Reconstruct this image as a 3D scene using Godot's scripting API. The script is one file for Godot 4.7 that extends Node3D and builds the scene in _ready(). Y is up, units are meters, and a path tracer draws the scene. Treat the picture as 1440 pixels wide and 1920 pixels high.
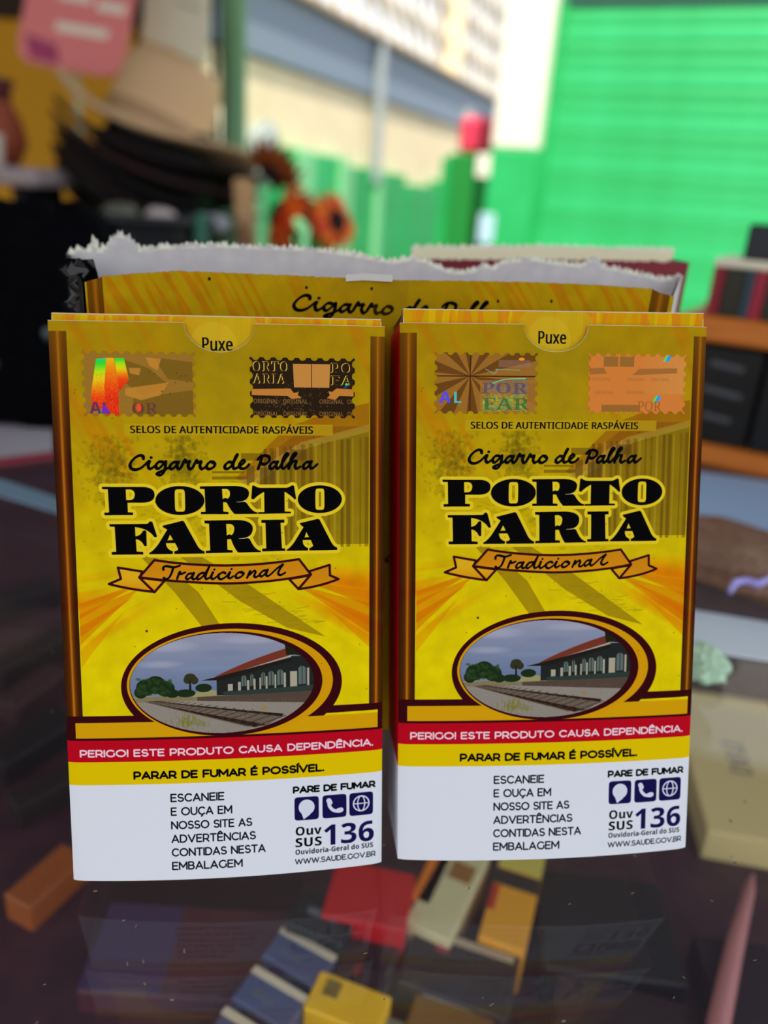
extends Node3D
# A counter in a market hall: two packs leaning on a torn display carton, on a glass counter top.

const EYE := Vector3(0, 1.1355, 0)          # the camera, 13.55 cm over the glass (which is at y = 1)
const CAM := Basis(Vector3(0.92603, 0.06223, -0.37228), Vector3(-0.19495, 0.92342, -0.33058), Vector3(0.32320, 0.37870, 0.86725))
const FOCAL := 1456.0                        # in pixels of the 1440 x 1920 frame
const GLASS := 1.0                           # top of the counter glass
const SHELF := 0.885                         # shelf inside the counter
var rng := RandomNumberGenerator.new()
var M := {}
var fonts := {}
var taken := {}

# ------------------------------------------------------------------ printing: a small rasteriser for flat print
class Canvas:
	var w: int
	var h: int
	var s: float
	var d: PackedByteArray
	var clip := []

	func start(wmm: float, hmm: float, per_mm: float, c: Color) -> void:
		s = per_mm
		w = int(round(wmm * s))
		h = int(round(hmm * s))
		var im := Image.create(w, h, false, Image.FORMAT_RGB8)
		im.fill(c)
		d = im.get_data()

	func take(im: Image) -> void:
		im.resize(w, h, Image.INTERPOLATE_CUBIC)
		im.convert(Image.FORMAT_RGB8)
		d = im.get_data()

	func image() -> Image:
		return Image.create_from_data(w, h, false, Image.FORMAT_RGB8, d)

	func texture() -> ImageTexture:
		return ImageTexture.create_from_image(image())

	func fill(contours: Array, c: Color, a := 1.0, evenodd := false, c2 = null, g0 := Vector2.ZERO, g1 := Vector2.ONE) -> void:
		var lo := Vector2(1e9, 1e9)
		var hi := Vector2(-1e9, -1e9)
		for k in contours:
			for p in k:
				lo = lo.min(p * s)
				hi = hi.max(p * s)
		var y0 := clampi(int(floor(lo.y)), 0, h - 1)
		var y1 := clampi(int(ceil(hi.y)), 0, h)
		if hi.x < 0 or lo.x > w or y1 <= y0:
			return
		var rows := []
		for i in (y1 - y0) * 4:
			rows.append(PackedInt64Array())
		for k in contours:
			var n: int = k.size()
			for i in n:
				var p: Vector2 = k[i] * s
				var q: Vector2 = k[(i + 1) % n] * s
				if p.y == q.y:
					continue
				var dir := 1
				if p.y > q.y:
					var t := p
					p = q
					q = t
					dir = 0
				var r0 := maxi(0, int(ceil((p.y - y0) * 4.0 - 0.5)))
				var r1 := mini(rows.size() - 1, int(ceil((q.y - y0) * 4.0 - 0.5)) - 1)
				var slope := (q.x - p.x) / (q.y - p.y)
				for r in range(r0, r1 + 1):
					var x := p.x + ((r + 0.5) / 4.0 + y0 - p.y) * slope
					rows[r].append(int(clampf(x, -8.0, w + 8.0) * 256.0 + 4096.0) * 2 + dir)
		var cr := c.r8
		var cg := c.g8
		var cb := c.b8
		var gd := g1 - g0
		var gl := maxf(gd.length_squared(), 1e-9)
		for y in range(y0, y1):
			var diff := PackedFloat32Array()
			diff.resize(w + 3)
			var xa := w
			var xb := 0
			for k in 4:
				var row: PackedInt64Array = rows[(y - y0) * 4 + k]
				if row.is_empty():
					continue
				row.sort()
				var wind := 0
				var from := 0.0
				for v in row:
					var x := clampf(((v >> 1) - 4096.0) / 256.0, 0.0, w)
					var was := wind
					if evenodd:
						wind = 1 - wind
					else:
						wind += 1 if v & 1 else -1
					if was == 0 and wind != 0:
						from = x
					elif was != 0 and wind == 0 and x > from:
						var ia := int(from)
						var ib := int(x)
						diff[ia] += ia + 1 - from
						diff[ia + 1] += from - ia
						diff[ib] -= ib + 1 - x
						diff[ib + 1] -= x - ib
						xa = mini(xa, ia)
						xb = maxi(xb, ib)
			var sum := 0.0
			for x in range(xa, mini(xb + 1, w)):
				sum += diff[x]
				var f := sum * 0.25 * a
				if f <= 0.002:
					continue
				if clip:
					var ex: float = ((x + 0.5) / s - clip[0]) / clip[2]
					var ey: float = ((y + 0.5) / s - clip[1]) / clip[3]
					if ex * ex + ey * ey > 1.0:
						continue
				if c2 != null:
					var t := clampf((Vector2(x, y) / s - g0).dot(gd) / gl, 0, 1)
					var m := c.lerp(c2, t)
					cr = m.r8
					cg = m.g8
					cb = m.b8
				var o := (y * w + x) * 3
				d[o] = int(d[o] + (cr - d[o]) * f + 0.5)
				d[o + 1] = int(d[o + 1] + (cg - d[o + 1]) * f + 0.5)
				d[o + 2] = int(d[o + 2] + (cb - d[o + 2]) * f + 0.5)

	func rect(x0: float, y0: float, x1: float, y1: float, c: Color, a := 1.0) -> void:
		fill([PackedVector2Array([Vector2(x0, y0), Vector2(x1, y0), Vector2(x1, y1), Vector2(x0, y1)])], c, a)

	func oval(cx: float, cy: float, rx: float, ry: float, c: Color, a := 1.0) -> void:
		var p := PackedVector2Array()
		for i in 96:
			p.append(Vector2(cx + rx * cos(TAU * i / 96), cy + ry * sin(TAU * i / 96)))
		fill([p], c, a)

	# a pen stroke along a polyline; nib > 0 makes it a slanted broad pen
	static func pen(line: PackedVector2Array, width: float, nib := 0.0) -> Array:
		var out := []
		var wide := PackedFloat32Array()
		for i in line.size():
			var t := (line[mini(i + 1, line.size() - 1)] - line[maxi(i - 1, 0)]).angle()
			wide.append(width * 0.5 * (1.0 - nib * (1.0 - absf(sin(t + 0.7)))))
		for i in line.size():
			var dot := PackedVector2Array()
			for k in 10:
				dot.append(line[i] + Vector2(wide[i], 0).rotated(TAU * k / 10))
			out.append(dot)
			if i + 1 < line.size():
				var n := (line[i + 1] - line[i]).orthogonal().normalized()
				var q := PackedVector2Array([line[i] + n * wide[i], line[i + 1] + n * wide[i + 1], line[i + 1] - n * wide[i + 1], line[i] - n * wide[i]])
				var area := 0.0
				for k in 4:
					area += q[k].cross(q[(k + 1) % 4])
				if area < 0:
					q.reverse()
				out.append(q)
		return out

	func stroke(line: PackedVector2Array, width: float, c: Color, a := 1.0, nib := 0.0) -> void:
		fill(pen(line, width, nib), c, a)


func spline(points: Array) -> PackedVector2Array:
	var out := PackedVector2Array()
	for i in points.size() - 1:
		var a: Vector2 = points[maxi(i - 1, 0)]
		var b: Vector2 = points[i]
		var c: Vector2 = points[i + 1]
		var e: Vector2 = points[mini(i + 2, points.size() - 1)]
		for k in 7:
			out.append(b.cubic_interpolate(c, a, e, k / 7.0))
	out.append(points[-1])
	return out


func numbers(text: String) -> Array:
	var out := []
	for t in text.split(" ", false):
		var xy := t.split(",")
		out.append(Vector2(xy[0].to_float(), xy[1].to_float()))
	return out


# outlines written as «M x,y L x,y Q cx,cy x,y Z», carried to millimetres by a Transform2D
func outline(text: String, to := Transform2D.IDENTITY) -> Array:
	var out := []
	var cur := PackedVector2Array()
	var mode := "L"
	var ctrl = null
	for t in text.split(" ", false):
		if t in ["M", "L", "Q", "Z"]:
			if t == "M" or t == "Z":
				if cur.size():
					out.append(cur)
				cur = PackedVector2Array()
			mode = t
			continue
		var xy := t.split(",")
		var p := to * Vector2(xy[0].to_float(), xy[1].to_float())
		if mode == "Q":
			if ctrl == null:
				ctrl = p
			else:
				var a := cur[-1]
				for k in range(1, 9):
					var f := k / 8.0
					cur.append(a.lerp(ctrl, f).lerp(ctrl.lerp(p, f), f))
				ctrl = null
		else:
			cur.append(p)
	if cur.size():
		out.append(cur)
	return out


func font(kind: String) -> RID:
	if not fonts.has(kind):
		var f := SystemFont.new()
		f.font_names = PackedStringArray([kind.trim_suffix(" Bold")])
		f.font_weight = 700 if kind.ends_with("Bold") else 400
		fonts[kind] = f
	return fonts[kind].get_rids()[0]


# lettering from the outlines of a font: from x0 to x1 on a baseline, capitals that high
func lettering(cv: Canvas, text: String, kind: String, x0: float, x1: float, base: float, cap: float, c: Color, a := 1.0) -> void:
	var ts := TextServerManager.get_primary_interface()
	var r := font(kind)
	var long := 0.0
	for ch in text:
		long += ts.font_get_glyph_advance(r, 100, ts.font_get_glyph_index(r, 100, ch.unicode_at(0), 0)).x
	var sx := (x1 - x0) / long
	var sy := cap / 71.4
	var x := 0.0
	var all := []
	for ch in text:
		var g := ts.font_get_glyph_index(r, 100, ch.unicode_at(0), 0)
		var o := ts.font_get_glyph_contours(r, 100, g)
		var first := 0
		for last in o.get("contours", []):
			var pts := []
			for i in range(first, last + 1):
				pts.append(o.points[i])
			first = last + 1
			var full := []                       # with the implied points between two control points
			for i in pts.size():
				full.append(pts[i])
				var nx: Vector3 = pts[(i + 1) % pts.size()]
				if pts[i].z == 0 and nx.z == 0:
					full.append(Vector3((pts[i].x + nx.x) / 2, (pts[i].y + nx.y) / 2, 1))
			while full[0].z == 0:
				full.append(full.pop_front())
			var poly := PackedVector2Array()
			var i := 0
			while i < full.size():
				var p := Vector2(full[i].x, full[i].y)
				var nx: Vector3 = full[(i + 1) % full.size()]
				if nx.z == 0:
					var e: Vector3 = full[(i + 2) % full.size()]
					for k in 5:
						var f := k / 5.0
						poly.append(p.lerp(Vector2(nx.x, nx.y), f).lerp(Vector2(nx.x, nx.y).lerp(Vector2(e.x, e.y), f), f))
					i += 2
				else:
					poly.append(p)
					i += 1
			for k in poly.size():
				poly[k] = Vector2(x0 + (x + poly[k].x) * sx, base + poly[k].y * sy)
			all.append(poly)
		x += ts.font_get_glyph_advance(r, 100, g).x
	cv.fill(all, c, a)


# wide geometric capitals, drawn as strokes of one weight; widths and places are in cap heights
const CAPS := {
	"A": [0.82, "0,0 .41,1 .82,0|.14,.3 .68,.3"], "B": [0.66, "0,0 0,1 .36,1 @.36,.76,.24,.24,90,-90 0,.52|.36,.52 @.38,.26,.27,.26,90,-90 0,0"], "C": [0.78, "@.45,.5,.45,.5,45,315"],
	"Ç": [0.78, "@.45,.5,.45,.5,45,315|.46,0 .5,-.18 .36,-.26"], "D": [0.78, "0,0 0,1 .3,1 @.3,.5,.48,.5,90,-90 0,0"], "E": [0.6, ".6,1 0,1 0,0 .6,0|0,.52 .53,.52"],
	"É": [0.6, ".6,1 0,1 0,0 .6,0|0,.52 .53,.52|.24,1.16 .42,1.34"], "Ê": [0.6, ".6,1 0,1 0,0 .6,0|0,.52 .53,.52|.1,1.16 .3,1.34 .5,1.16"], "F": [0.58, "0,0 0,1 .58,1|0,.48 .52,.48"],
	"G": [0.84, "@.46,.5,.46,.5,48,318 .84,.15 .84,.48"], "I": [0.0, "0,0 0,1"], "Í": [0.0, "0,0 0,1|-.06,1.16 .12,1.34"], "L": [0.55, "0,1 0,0 .55,0"], "M": [0.9, "0,0 0,1 .45,.28 .9,1 .9,0"],
	"N": [0.76, "0,0 0,1 .76,0 .76,1"], "O": [1.0, "@.5,.5,.5,.5,0,360"], "P": [0.65, "0,0 0,1 .36,1 @.36,.68,.29,.32,90,-90 0,.36"], "R": [0.66, "0,0 0,1 .36,1 @.36,.68,.29,.32,90,-90 0,.36|.38,.36 .66,0"],
	"S": [0.64, "@.33,.745,.29,.255,35,270 @.33,.255,.32,.255,90,-150"], "T": [0.7, "0,1 .7,1|.35,1 .35,0"], "U": [0.72, "0,1 0,.36 @.36,.36,.36,.36,180,360 .72,1"], "V": [0.84, "0,1 .42,0 .84,1"],
	"W": [1.3, "0,1 .33,0 .65,.95 .97,0 1.3,1"], "Á": [0.82, "0,0 .41,1 .82,0|.14,.3 .68,.3|.36,1.16 .54,1.34"], "!": [0.0, "0,1 0,.3|0,.03 0,0"], ".": [0.0, "0,.03 0,0"], " ": [0.26, ""],
}


func capitals(cv: Canvas, text: String, x0: float, x1: float, base: float, cap: float, weight: float, c: Color, a := 1.0) -> void:
	var long := -0.24
	for ch in text:
		long += CAPS[ch][0] + 0.24
	var sx := (x1 - x0 - weight) / long
	var x := x0 + weight / 2
	var all := []
	for ch in text:
		for part in CAPS[ch][1].split("|", false):
			var line := PackedVector2Array()
			for t in part.split(" ", false):
				if t[0] == "@":
					var v: PackedFloat64Array = t.substr(1).split_floats(",")
					for k in 17:
						var an := deg_to_rad(lerpf(v[4], v[5], k / 16.0))
						line.append(Vector2(x + (v[0] + v[2] * cos(an)) * sx, base - weight / 2 - (v[1] + v[3] * sin(an)) * (cap - weight)))
				else:
					var v: PackedFloat64Array = t.split_floats(",")
					line.append(Vector2(x + v[0] * sx, base - weight / 2 - v[1] * (cap - weight)))
			all.append_array(Canvas.pen(line, weight))
		x += (CAPS[ch][0] + 0.24) * sx
	cv.fill(all, c, a)


# the two handwritten lines, as pen paths
const HAND := ["152,100 150,84 128,78 98,92 70,120 58,148 70,172 100,178 135,165 165,140 190,116", "196,118 184,148 192,170 208,168 238,146", "205,93 208,92",
	"288,124 262,122 240,142 240,165 256,170 282,148 308,120", "308,120 302,165 288,200 268,216 246,210 250,200 290,184 335,158", "388,126 362,126 338,148 336,166 350,173 376,154 398,122 386,150 394,172 412,164 440,110 448,124 474,120 464,148 474,173 494,164 522,114 530,128 554,122 546,150 556,173 575,166 596,150",
	"646,132 622,122 598,142 594,164 610,174 640,162 652,140 640,124", "778,130 752,124 726,144 722,164 738,173 768,152 800,98 812,72 798,90 780,145 786,170 806,166 838,146 862,122 850,111 830,132 826,158 844,172 872,164 896,140",
	"988,92 974,130 958,174", "958,108 976,86 1010,78 1038,90 1036,120 1006,140 984,136", "1088,126 1064,126 1044,148 1044,166 1058,172 1084,150 1100,122 1088,150 1096,172 1116,158 1150,105 1174,72 1162,64 1142,98 1128,150 1140,170 1162,156 1208,100 1232,68 1220,62 1198,100 1178,172",
	"1182,156 1212,122 1234,120 1224,150 1234,172 1262,158", "1332,126 1308,126 1286,148 1286,166 1300,172 1326,150 1344,120 1332,150 1342,170 1362,162 1386,140"]
const RIBBON_HAND := ["360,122 362,106 382,101 420,108 456,97", "418,107 408,140 392,170 372,180 362,173", "438,178 454,136 460,148 486,138", "524,144 504,148 490,168 498,180 520,166 536,142 526,170 536,180 556,166 570,148 590,140",
	"594,140 570,146 553,168 562,180 588,162 614,124 626,102 610,140 602,166 610,178 632,164 646,138 636,166 646,178 668,164 684,146", "654,121 657,119", "718,142 704,137 682,152 680,172 698,178 726,160 746,136 736,164 746,173 766,160", "754,118 757,116",
	"818,140 800,136 780,154 784,171 806,166 826,146 814,134", "846,170 864,130 862,150 886,128 896,136 888,158 898,166 918,154", "958,124 940,128 922,148 930,162 952,146 968,121 958,148 968,159 988,146 1024,112 1058,88 1040,116 1030,142 1044,153 1072,138"]


func handwriting(cv: Canvas, lines: Array, to: Transform2D, width: float, c: Color, nib := 0.45) -> void:
	var all := []
	for l in lines:
		var line := spline(numbers(l))
		for i in line.size():
			line[i] = to * line[i]
		all.append_array(Canvas.pen(line, width, nib))
	cv.fill(all, c)


# ------------------------------------------------------------------ the print on the packs
const INK := Color(0.02, 0.015, 0.02)
const MAROON := Color(0.23, 0.035, 0.06)
const NAVY := Color(0.1, 0.07, 0.3)


func noise(frequency: float, which: int) -> FastNoiseLite:
	var n := FastNoiseLite.new()
	n.seed = which
	n.frequency = frequency
	n.fractal_octaves = 3
	return n


# yellow ground with orange wood-like streaks, darker towards a pack's top, half size, enlarged by the canvas
func yellow_ground(wmm: float, hmm: float, per_mm: float, carton: bool) -> Image:
	var w := int(wmm * per_mm)
	var h := int(hmm * per_mm)
	var im := Image.create(w, h, false, Image.FORMAT_RGB8)
	var n1 := noise(0.9, 3)
	var n2 := noise(0.16, 5)
	var n3 := noise(0.05, 8)
	for j in h:
		var y := (j + 0.5) / per_mm
		for i in w:
			var x := (i + 0.5) / per_mm
			var c := Color(0.80, 0.63, 0.02)
			if carton:
				var u := x - 64.0
				var swirl := (u + 0.55 * y * signf(u) * minf(1.0, absf(u) / 12.0)) if u < 0.0 else u + 0.012 * y * y * (1.0 + u * 0.03) - 0.9 * y
				var o := clampf(n2.get_noise_2d(swirl * 2.2, y * 0.25) * 2.6 + 0.1, 0, 1) * clampf(absf(u) / 22.0 - 0.25, 0, 1)
				c = Color(0.80, 0.63, 0.04).lerp(Color(0.82, 0.46, 0.02), o * 0.6)
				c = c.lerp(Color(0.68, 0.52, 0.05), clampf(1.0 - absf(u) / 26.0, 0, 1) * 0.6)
			else:
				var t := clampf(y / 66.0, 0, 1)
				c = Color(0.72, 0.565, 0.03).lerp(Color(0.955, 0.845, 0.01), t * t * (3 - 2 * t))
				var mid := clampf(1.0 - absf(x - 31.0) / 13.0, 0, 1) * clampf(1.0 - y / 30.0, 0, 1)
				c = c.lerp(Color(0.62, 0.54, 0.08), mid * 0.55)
				# streaks that run down to both sides from behind the name
				var v := Vector2(x - 31.0, y - 45.0)
				var r := v.length()
				var an := rad_to_deg(atan2(v.y, absf(v.x)))
				var o := clampf(n1.get_noise_2d(an * 0.085, r * 0.012 + signf(v.x) * 9.0) * 2.4 + 0.35, 0, 1)
				var band := clampf((an - 2.0) / 9.0, 0, 1) * clampf((37.0 - an) / 16.0, 0, 1)
				o *= band * clampf((r - 13.0) / 10.0, 0, 1)
				c = c.lerp(Color(0.93, 0.50, 0.0), o * 0.95)
				# wood-like streaks along the top corners
				var side := absf(x - 31.0)
				var p := side + (y * 0.55 if x < 31.0 else -y * 0.4)
				var q := clampf(n1.get_noise_2d(p * 0.22 + signf(x - 31.0) * 30.0, y * 0.03) * 2.0 + 0.0, 0, 1) * clampf((side - 7.0) / 10.0, 0, 1) * clampf((36.0 - y) / 14.0, 0, 1)
				c = c.lerp(Color(0.80, 0.46, 0.02), q * 0.5)
			var g := 1.0 + n3.get_noise_2d(x * 3.0, y * 3.0) * 0.06
			im.set_pixel(i, j, Color(c.r * g, c.g * g, c.b))
	return im


func gold_column(cv: Canvas, x0: float, x1: float, y0: float, y1: float, fade := 24.0) -> void:
	var tone := [Color(0.15, 0.015, 0.04), Color(0.17, 0.02, 0.04), Color(0.22, 0.04, 0.03), Color(0.34, 0.11, 0.02), Color(0.80, 0.44, 0.09), Color(0.38, 0.14, 0.02), Color(0.24, 0.05, 0.02), Color(0.17, 0.02, 0.04), Color(0.12, 0.01, 0.05)]
	for i in 36:
		var t := i / 36.0 * 8.0
		var c: Color = tone[int(t)].lerp(tone[mini(int(t) + 1, 8)], t - int(t))
		var xa := lerpf(x0, x1, i / 36.0)
		var xb := lerpf(x0, x1, (i + 1) / 36.0)
		cv.fill([PackedVector2Array([Vector2(xa, y0), Vector2(xb, y0), Vector2(xb, y1), Vector2(xa, y1)])], c.lerp(Color(0.62, 0.42, 0.04), 0.55), 1.0, false, c, Vector2(0, y0), Vector2(0, y0 + fade))


func station(cv: Canvas, to: Transform2D, k: float) -> void:
	# the little railway station in the oval
	for i in 26:
		cv.rect(8, 57.0 + i * 0.6, 54, 57.65 + i * 0.6, Color(0.66, 0.65, 0.72).lerp(Color(0.42, 0.49, 0.62), i / 25.0), k)
	for q in [[300, 190, 200, 40, 0.75, 0.74, 0.80], [650, 240, 170, 28, 0.5, 0.54, 0.64], [820, 160, 220, 30, 0.74, 0.72, 0.77], [520, 330, 240, 22, 0.55, 0.6, 0.7], [260, 300, 150, 26, 0.72, 0.72, 0.78]]:
		for m in 5:
			var p: Vector2 = to * Vector2(q[0], q[1])
			cv.oval(p.x, p.y, q[2] * 0.0316 * (1 - m * 0.16), q[3] * 0.0327 * (1 - m * 0.16), Color(q[4], q[5], q[6]), 0.16 * k)
	cv.fill(outline("M 0,500 L 600,470 L 1300,505 L 1300,800 L 0,800 Z", to), Color(0.60, 0.56, 0.51), k)
	cv.fill(outline("M 90,505 L 330,490 L 620,500 L 600,525 L 240,530 L 90,530 Z", to), Color(0.55, 0.50, 0.36), k)
	cv.fill(outline("M 480,470 L 560,462 L 600,470 L 600,500 L 450,505 Z", to), Color(0.66, 0.62, 0.42), k)
	for b in [[170, 440, 58, 50], [230, 425, 62, 55], [290, 450, 56, 48], [140, 470, 40, 36], [330, 480, 40, 26], [410, 480, 60, 24], [520, 450, 50, 26]]:
		var p: Vector2 = to * Vector2(b[0], b[1])
		cv.oval(p.x, p.y, b[2] * 0.0316, b[3] * 0.0327, Color(0.12, 0.19, 0.10), k)
	for i in 60:
		var p: Vector2 = to * Vector2(rng.randf_range(120, 340), rng.randf_range(385, 485))
		cv.oval(p.x, p.y, 0.35, 0.3, Color(0.20, 0.30, 0.13), 0.5 * k)
	for b in [[440, 385, 36, 26], [425, 400, 26, 22], [465, 402, 24, 24]]:
		var p: Vector2 = to * Vector2(b[0], b[1])
		cv.oval(p.x, p.y, b[2] * 0.0316, b[3] * 0.0327, Color(0.22, 0.22, 0.13), k)
	cv.fill(outline("M 434,400 L 444,400 L 446,460 L 432,460 Z", to), Color(0.15, 0.13, 0.1), k)
	# building
	cv.fill(outline("M 600,395 L 1060,270 L 1300,270 L 1300,500 L 600,498 Z", to), Color(0.15, 0.16, 0.15), k)
	cv.fill(outline("M 590,384 Q 790,285 1060,212 L 1300,190 L 1300,262 L 1060,262 L 600,392 Z", to), Color(0.50, 0.22, 0.15), k)
	cv.fill(outline("M 600,392 L 1060,262 L 1060,276 L 610,402 Z", to), Color(0.72, 0.66, 0.60), k)
	cv.fill(outline("M 505,405 L 600,385 L 1060,276 L 1060,300 L 640,405 Z", to), Color(0.14, 0.12, 0.10), k)
	for p in [[668, 698], [730, 748], [785, 800], [826, 838], [862, 872], [900, 912], [955, 966], [1012, 1026], [1052, 1096], [1158, 1172]]:
		cv.fill(outline("M %d,%d L %d,%d L %d,472 L %d,474 Z" % [p[0], 430 - (p[0] - 668) * 0.17, p[1], 430 - (p[0] - 668) * 0.17, p[1], p[0]], to), Color(0.72, 0.68, 0.58), k)
	for p in [[752, 782], [806, 826], [874, 898], [918, 952], [972, 1010], [1104, 1150]]:
		cv.fill(outline("M %d,%d Q %d,%d %d,%d L %d,446 L %d,448 Z" % [p[0], 392 - (p[0] - 752) * 0.13, (p[0] + p[1]) / 2.0, 366 - (p[0] - 752) * 0.13, p[1], 392 - (p[0] - 752) * 0.13, p[1], p[0]], to), Color(0.40, 0.45, 0.42), k)
		cv.fill(outline("M %d,%d L %d,%d L %d,450 L %d,450 Z" % [(p[0] + p[1]) / 2.0 - 2, 380 - (p[0] - 752) * 0.13, (p[0] + p[1]) / 2.0 + 2, 380 - (p[0] - 752) * 0.13, (p[0] + p[1]) / 2.0 + 2, (p[0] + p[1]) / 2.0 - 2], to), Color(0.14, 0.17, 0.15), k)
	cv.fill(outline("M 640,478 L 1300,450 L 1300,500 L 640,500 Z", to), Color(0.20, 0.25, 0.22), k)
	cv.fill(outline("M 480,505 L 1300,488 L 1300,570 L 1100,560 L 480,528 Z", to), Color(0.36, 0.29, 0.24), k)
	cv.fill(outline("M 1020,190 Q 1100,170 1200,240 L 1200,300 Q 1100,250 1030,265 Z", to), Color(0.13, 0.15, 0.07), k)
	# rails
	cv.fill(outline("M 150,525 L 250,525 L 1000,640 L 900,700 L 780,700 Z", to), Color(0.45, 0.39, 0.33), k)
	for t in ["M 215,525 L 235,525 L 1010,628 L 1000,645 Z", "M 150,522 L 240,545 L 900,690 L 830,705 Z"]:
		cv.fill(outline(t, to), Color(0.20, 0.12, 0.09), k)
	for i in 22:
		var f := i / 21.0
		var a := Vector2(180, 528).lerp(Vector2(830, 700), f * f)
		cv.stroke(PackedVector2Array([to * a, to * (a + Vector2(30 + 160 * f, -2 - 58 * f))]), 0.05 + 0.18 * f, Color(0.27, 0.2, 0.15), 0.7 * k)
	for i in 500:
		var p: Vector2 = to * Vector2(rng.randf_range(120, 1100), rng.randf_range(530, 740))
		var g := rng.randf_range(0.42, 0.75)
		cv.oval(p.x, p.y, 0.12, 0.09, Color(g, g * 0.95, g * 0.88), 0.35 * k)
	for i in 90:
		var p: Vector2 = to * Vector2(rng.randfn(420, 60), rng.randfn(670, 22))
		cv.stroke(PackedVector2Array([p, p + Vector2(rng.randf_range(-0.2, 0.2), -rng.randf_range(0.4, 1.2))]), 0.14, Color(0.50, 0.48, 0.12), 0.6 * k)
	var stone: Vector2 = to * Vector2(888, 585)
	cv.oval(stone.x, stone.y, 0.5, 0.35, Color(0.70, 0.52, 0.22), k)


func pack_print() -> ImageTexture:
	var cv := Canvas.new()
	cv.start(62, 109.5, 16, Color.WHITE)
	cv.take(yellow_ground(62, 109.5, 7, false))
	# pale ghost of the station behind the name
	var ghost := Color(0.36, 0.25, 0.08)
	var g_to := Transform2D.IDENTITY
	for t in ["M 33,42 L 39,25 L 47,19 L 59,19 L 59,42 Z"]:
		cv.fill(outline(t, g_to), ghost, 0.46)
	cv.fill(outline("M 33.4,29 L 43,19.4 L 52,16 L 59,14.5 L 59,19 L 47,22 L 36,30 Z", g_to), Color(0.62, 0.34, 0.06), 0.6)
	cv.fill(outline("M 34,29.6 L 46,22 L 59,18.6 L 59,20 L 47,23.2 L 36,31 Z", g_to), Color(0.82, 0.68, 0.3), 0.4)
	for i in 18:
		var x := 37.5 + i * 1.22 + rng.randf_range(-0.2, 0.2)
		cv.rect(x, 22.5 - (x - 46) * 0.12, x + rng.randf_range(0.25, 0.8), 42.5, ghost if i % 3 else Color(0.80, 0.66, 0.2), rng.randf_range(0.25, 0.55))
	for r in [[29, 27.6, 35, 28.0], [29, 28.6, 35.6, 29.2], [34.5, 24.2, 38.5, 25.6], [30.5, 31.2, 36, 31.8], [35.5, 26.6, 37, 33], [44, 23.5, 47, 25.5], [38, 27, 41, 31]]:
		cv.rect(r[0], r[1], r[2], r[3], ghost, 0.5)
	for i in 700:
		var tree := Vector2(rng.randfn(10.5, 2.2), rng.randfn(27.5, 3.6)) if i % 2 else Vector2(rng.randfn(23.6, 1.6), rng.randfn(25.5, 3.6))
		if tree.y > 20.8:
			cv.oval(tree.x, tree.y, rng.randf_range(0.2, 0.6), rng.randf_range(0.2, 0.6), Color(0.38, 0.33, 0.06), 0.16)
	for i in 500:
		cv.oval(rng.randfn(30, 10), rng.randfn(37, 4), rng.randf_range(0.2, 0.8), rng.randf_range(0.2, 0.5), Color(0.45, 0.38, 0.08), 0.10)
	# ghost rails running down to the oval
	for t in ["M 14,42.5 L 17,43 L 26,51 L 30.5,58.5 L 27,58.5 L 21.5,51 Z", "M 22,43.5 L 26,43.6 L 36,50 L 50.5,60.5 L 43,58.5 L 34,53 Z"]:
		cv.fill(outline(t, g_to), Color(0.48, 0.34, 0.06), 0.5)
	for i in 60:
		var f := rng.randf()
		var p := Vector2(17, 44).lerp(Vector2(42, 58), f) + Vector2(rng.randf_range(-2, 6) * (0.5 + f), rng.randf_range(-1, 1))
		cv.stroke(PackedVector2Array([p, p + Vector2(rng.randf_range(1, 3), rng.randf_range(-0.4, 0.1))]), 0.25, Color(0.62, 0.50, 0.08), 0.3)
	# broad orange sweeps on both sides of the ribbon
	for s in [["M 15,49 L 3.5,53 L 3.5,56 Z", 0.55], ["M 15,50 L 3.5,55 L 3.5,61 Z", 0.5], ["M 14,51.5 L 3.5,57.5 L 3.5,59.5 Z", 0.5], ["M 12,54.5 L 3.5,62 L 3.5,65.5 Z", 0.3], ["M 46,49 L 59.2,51.5 L 59.2,54.5 Z", 0.5], ["M 45,50 L 59.2,54 L 59.2,60 Z", 0.5], ["M 47,51 L 59.2,56.5 L 59.2,58.5 Z", 0.5], ["M 51,55 L 59.2,60.5 L 59.2,63 Z", 0.3]]:
		cv.fill(outline(s[0]), Color(0.90, 0.42, 0.0), s[1])
	gold_column(cv, 0.0, 3.3, 1.9, 75.6)
	gold_column(cv, 59.2, 62.0, 1.9, 75.0)
	# pale strip and its small print
	cv.rect(13, 18.72, 52, 20.8, Color(0.80, 0.66, 0.08), 0.75)
	lettering(cv, "SELOS DE AUTENTICIDADE RASPÁVEIS", "Droid Sans", 14.0, 48.2, 20.42, 1.32, INK)
	lettering(cv, "SELOS DE AUTENTICIDADE RASPÁVEIS", "Droid Sans", 14.05, 48.25, 20.42, 1.32, INK)
	lettering(cv, "SELOS DE AUTENTICIDADE RASPÁVEIS", "Droid Sans", 14.1, 48.3, 20.44, 1.32, INK)
	handwriting(cv, HAND, Transform2D(Vector2(0.02644, 0.0), Vector2(0, 0.02674), Vector2(13.87 - 58 * 0.02644, 27.2 - 174 * 0.02674)), 0.66, INK, 0.35)
	# the name: fat letters with a yellow border
	var a := Transform2D(Vector2(0.01741, 0.00014), Vector2(0, 0.01759), Vector2(6.484, 27.19))
	var b := Transform2D(Vector2(0.01741, 0.00014), Vector2(0, 0.01759), Vector2(29.553, 27.376))
	var rounds := []
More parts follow.
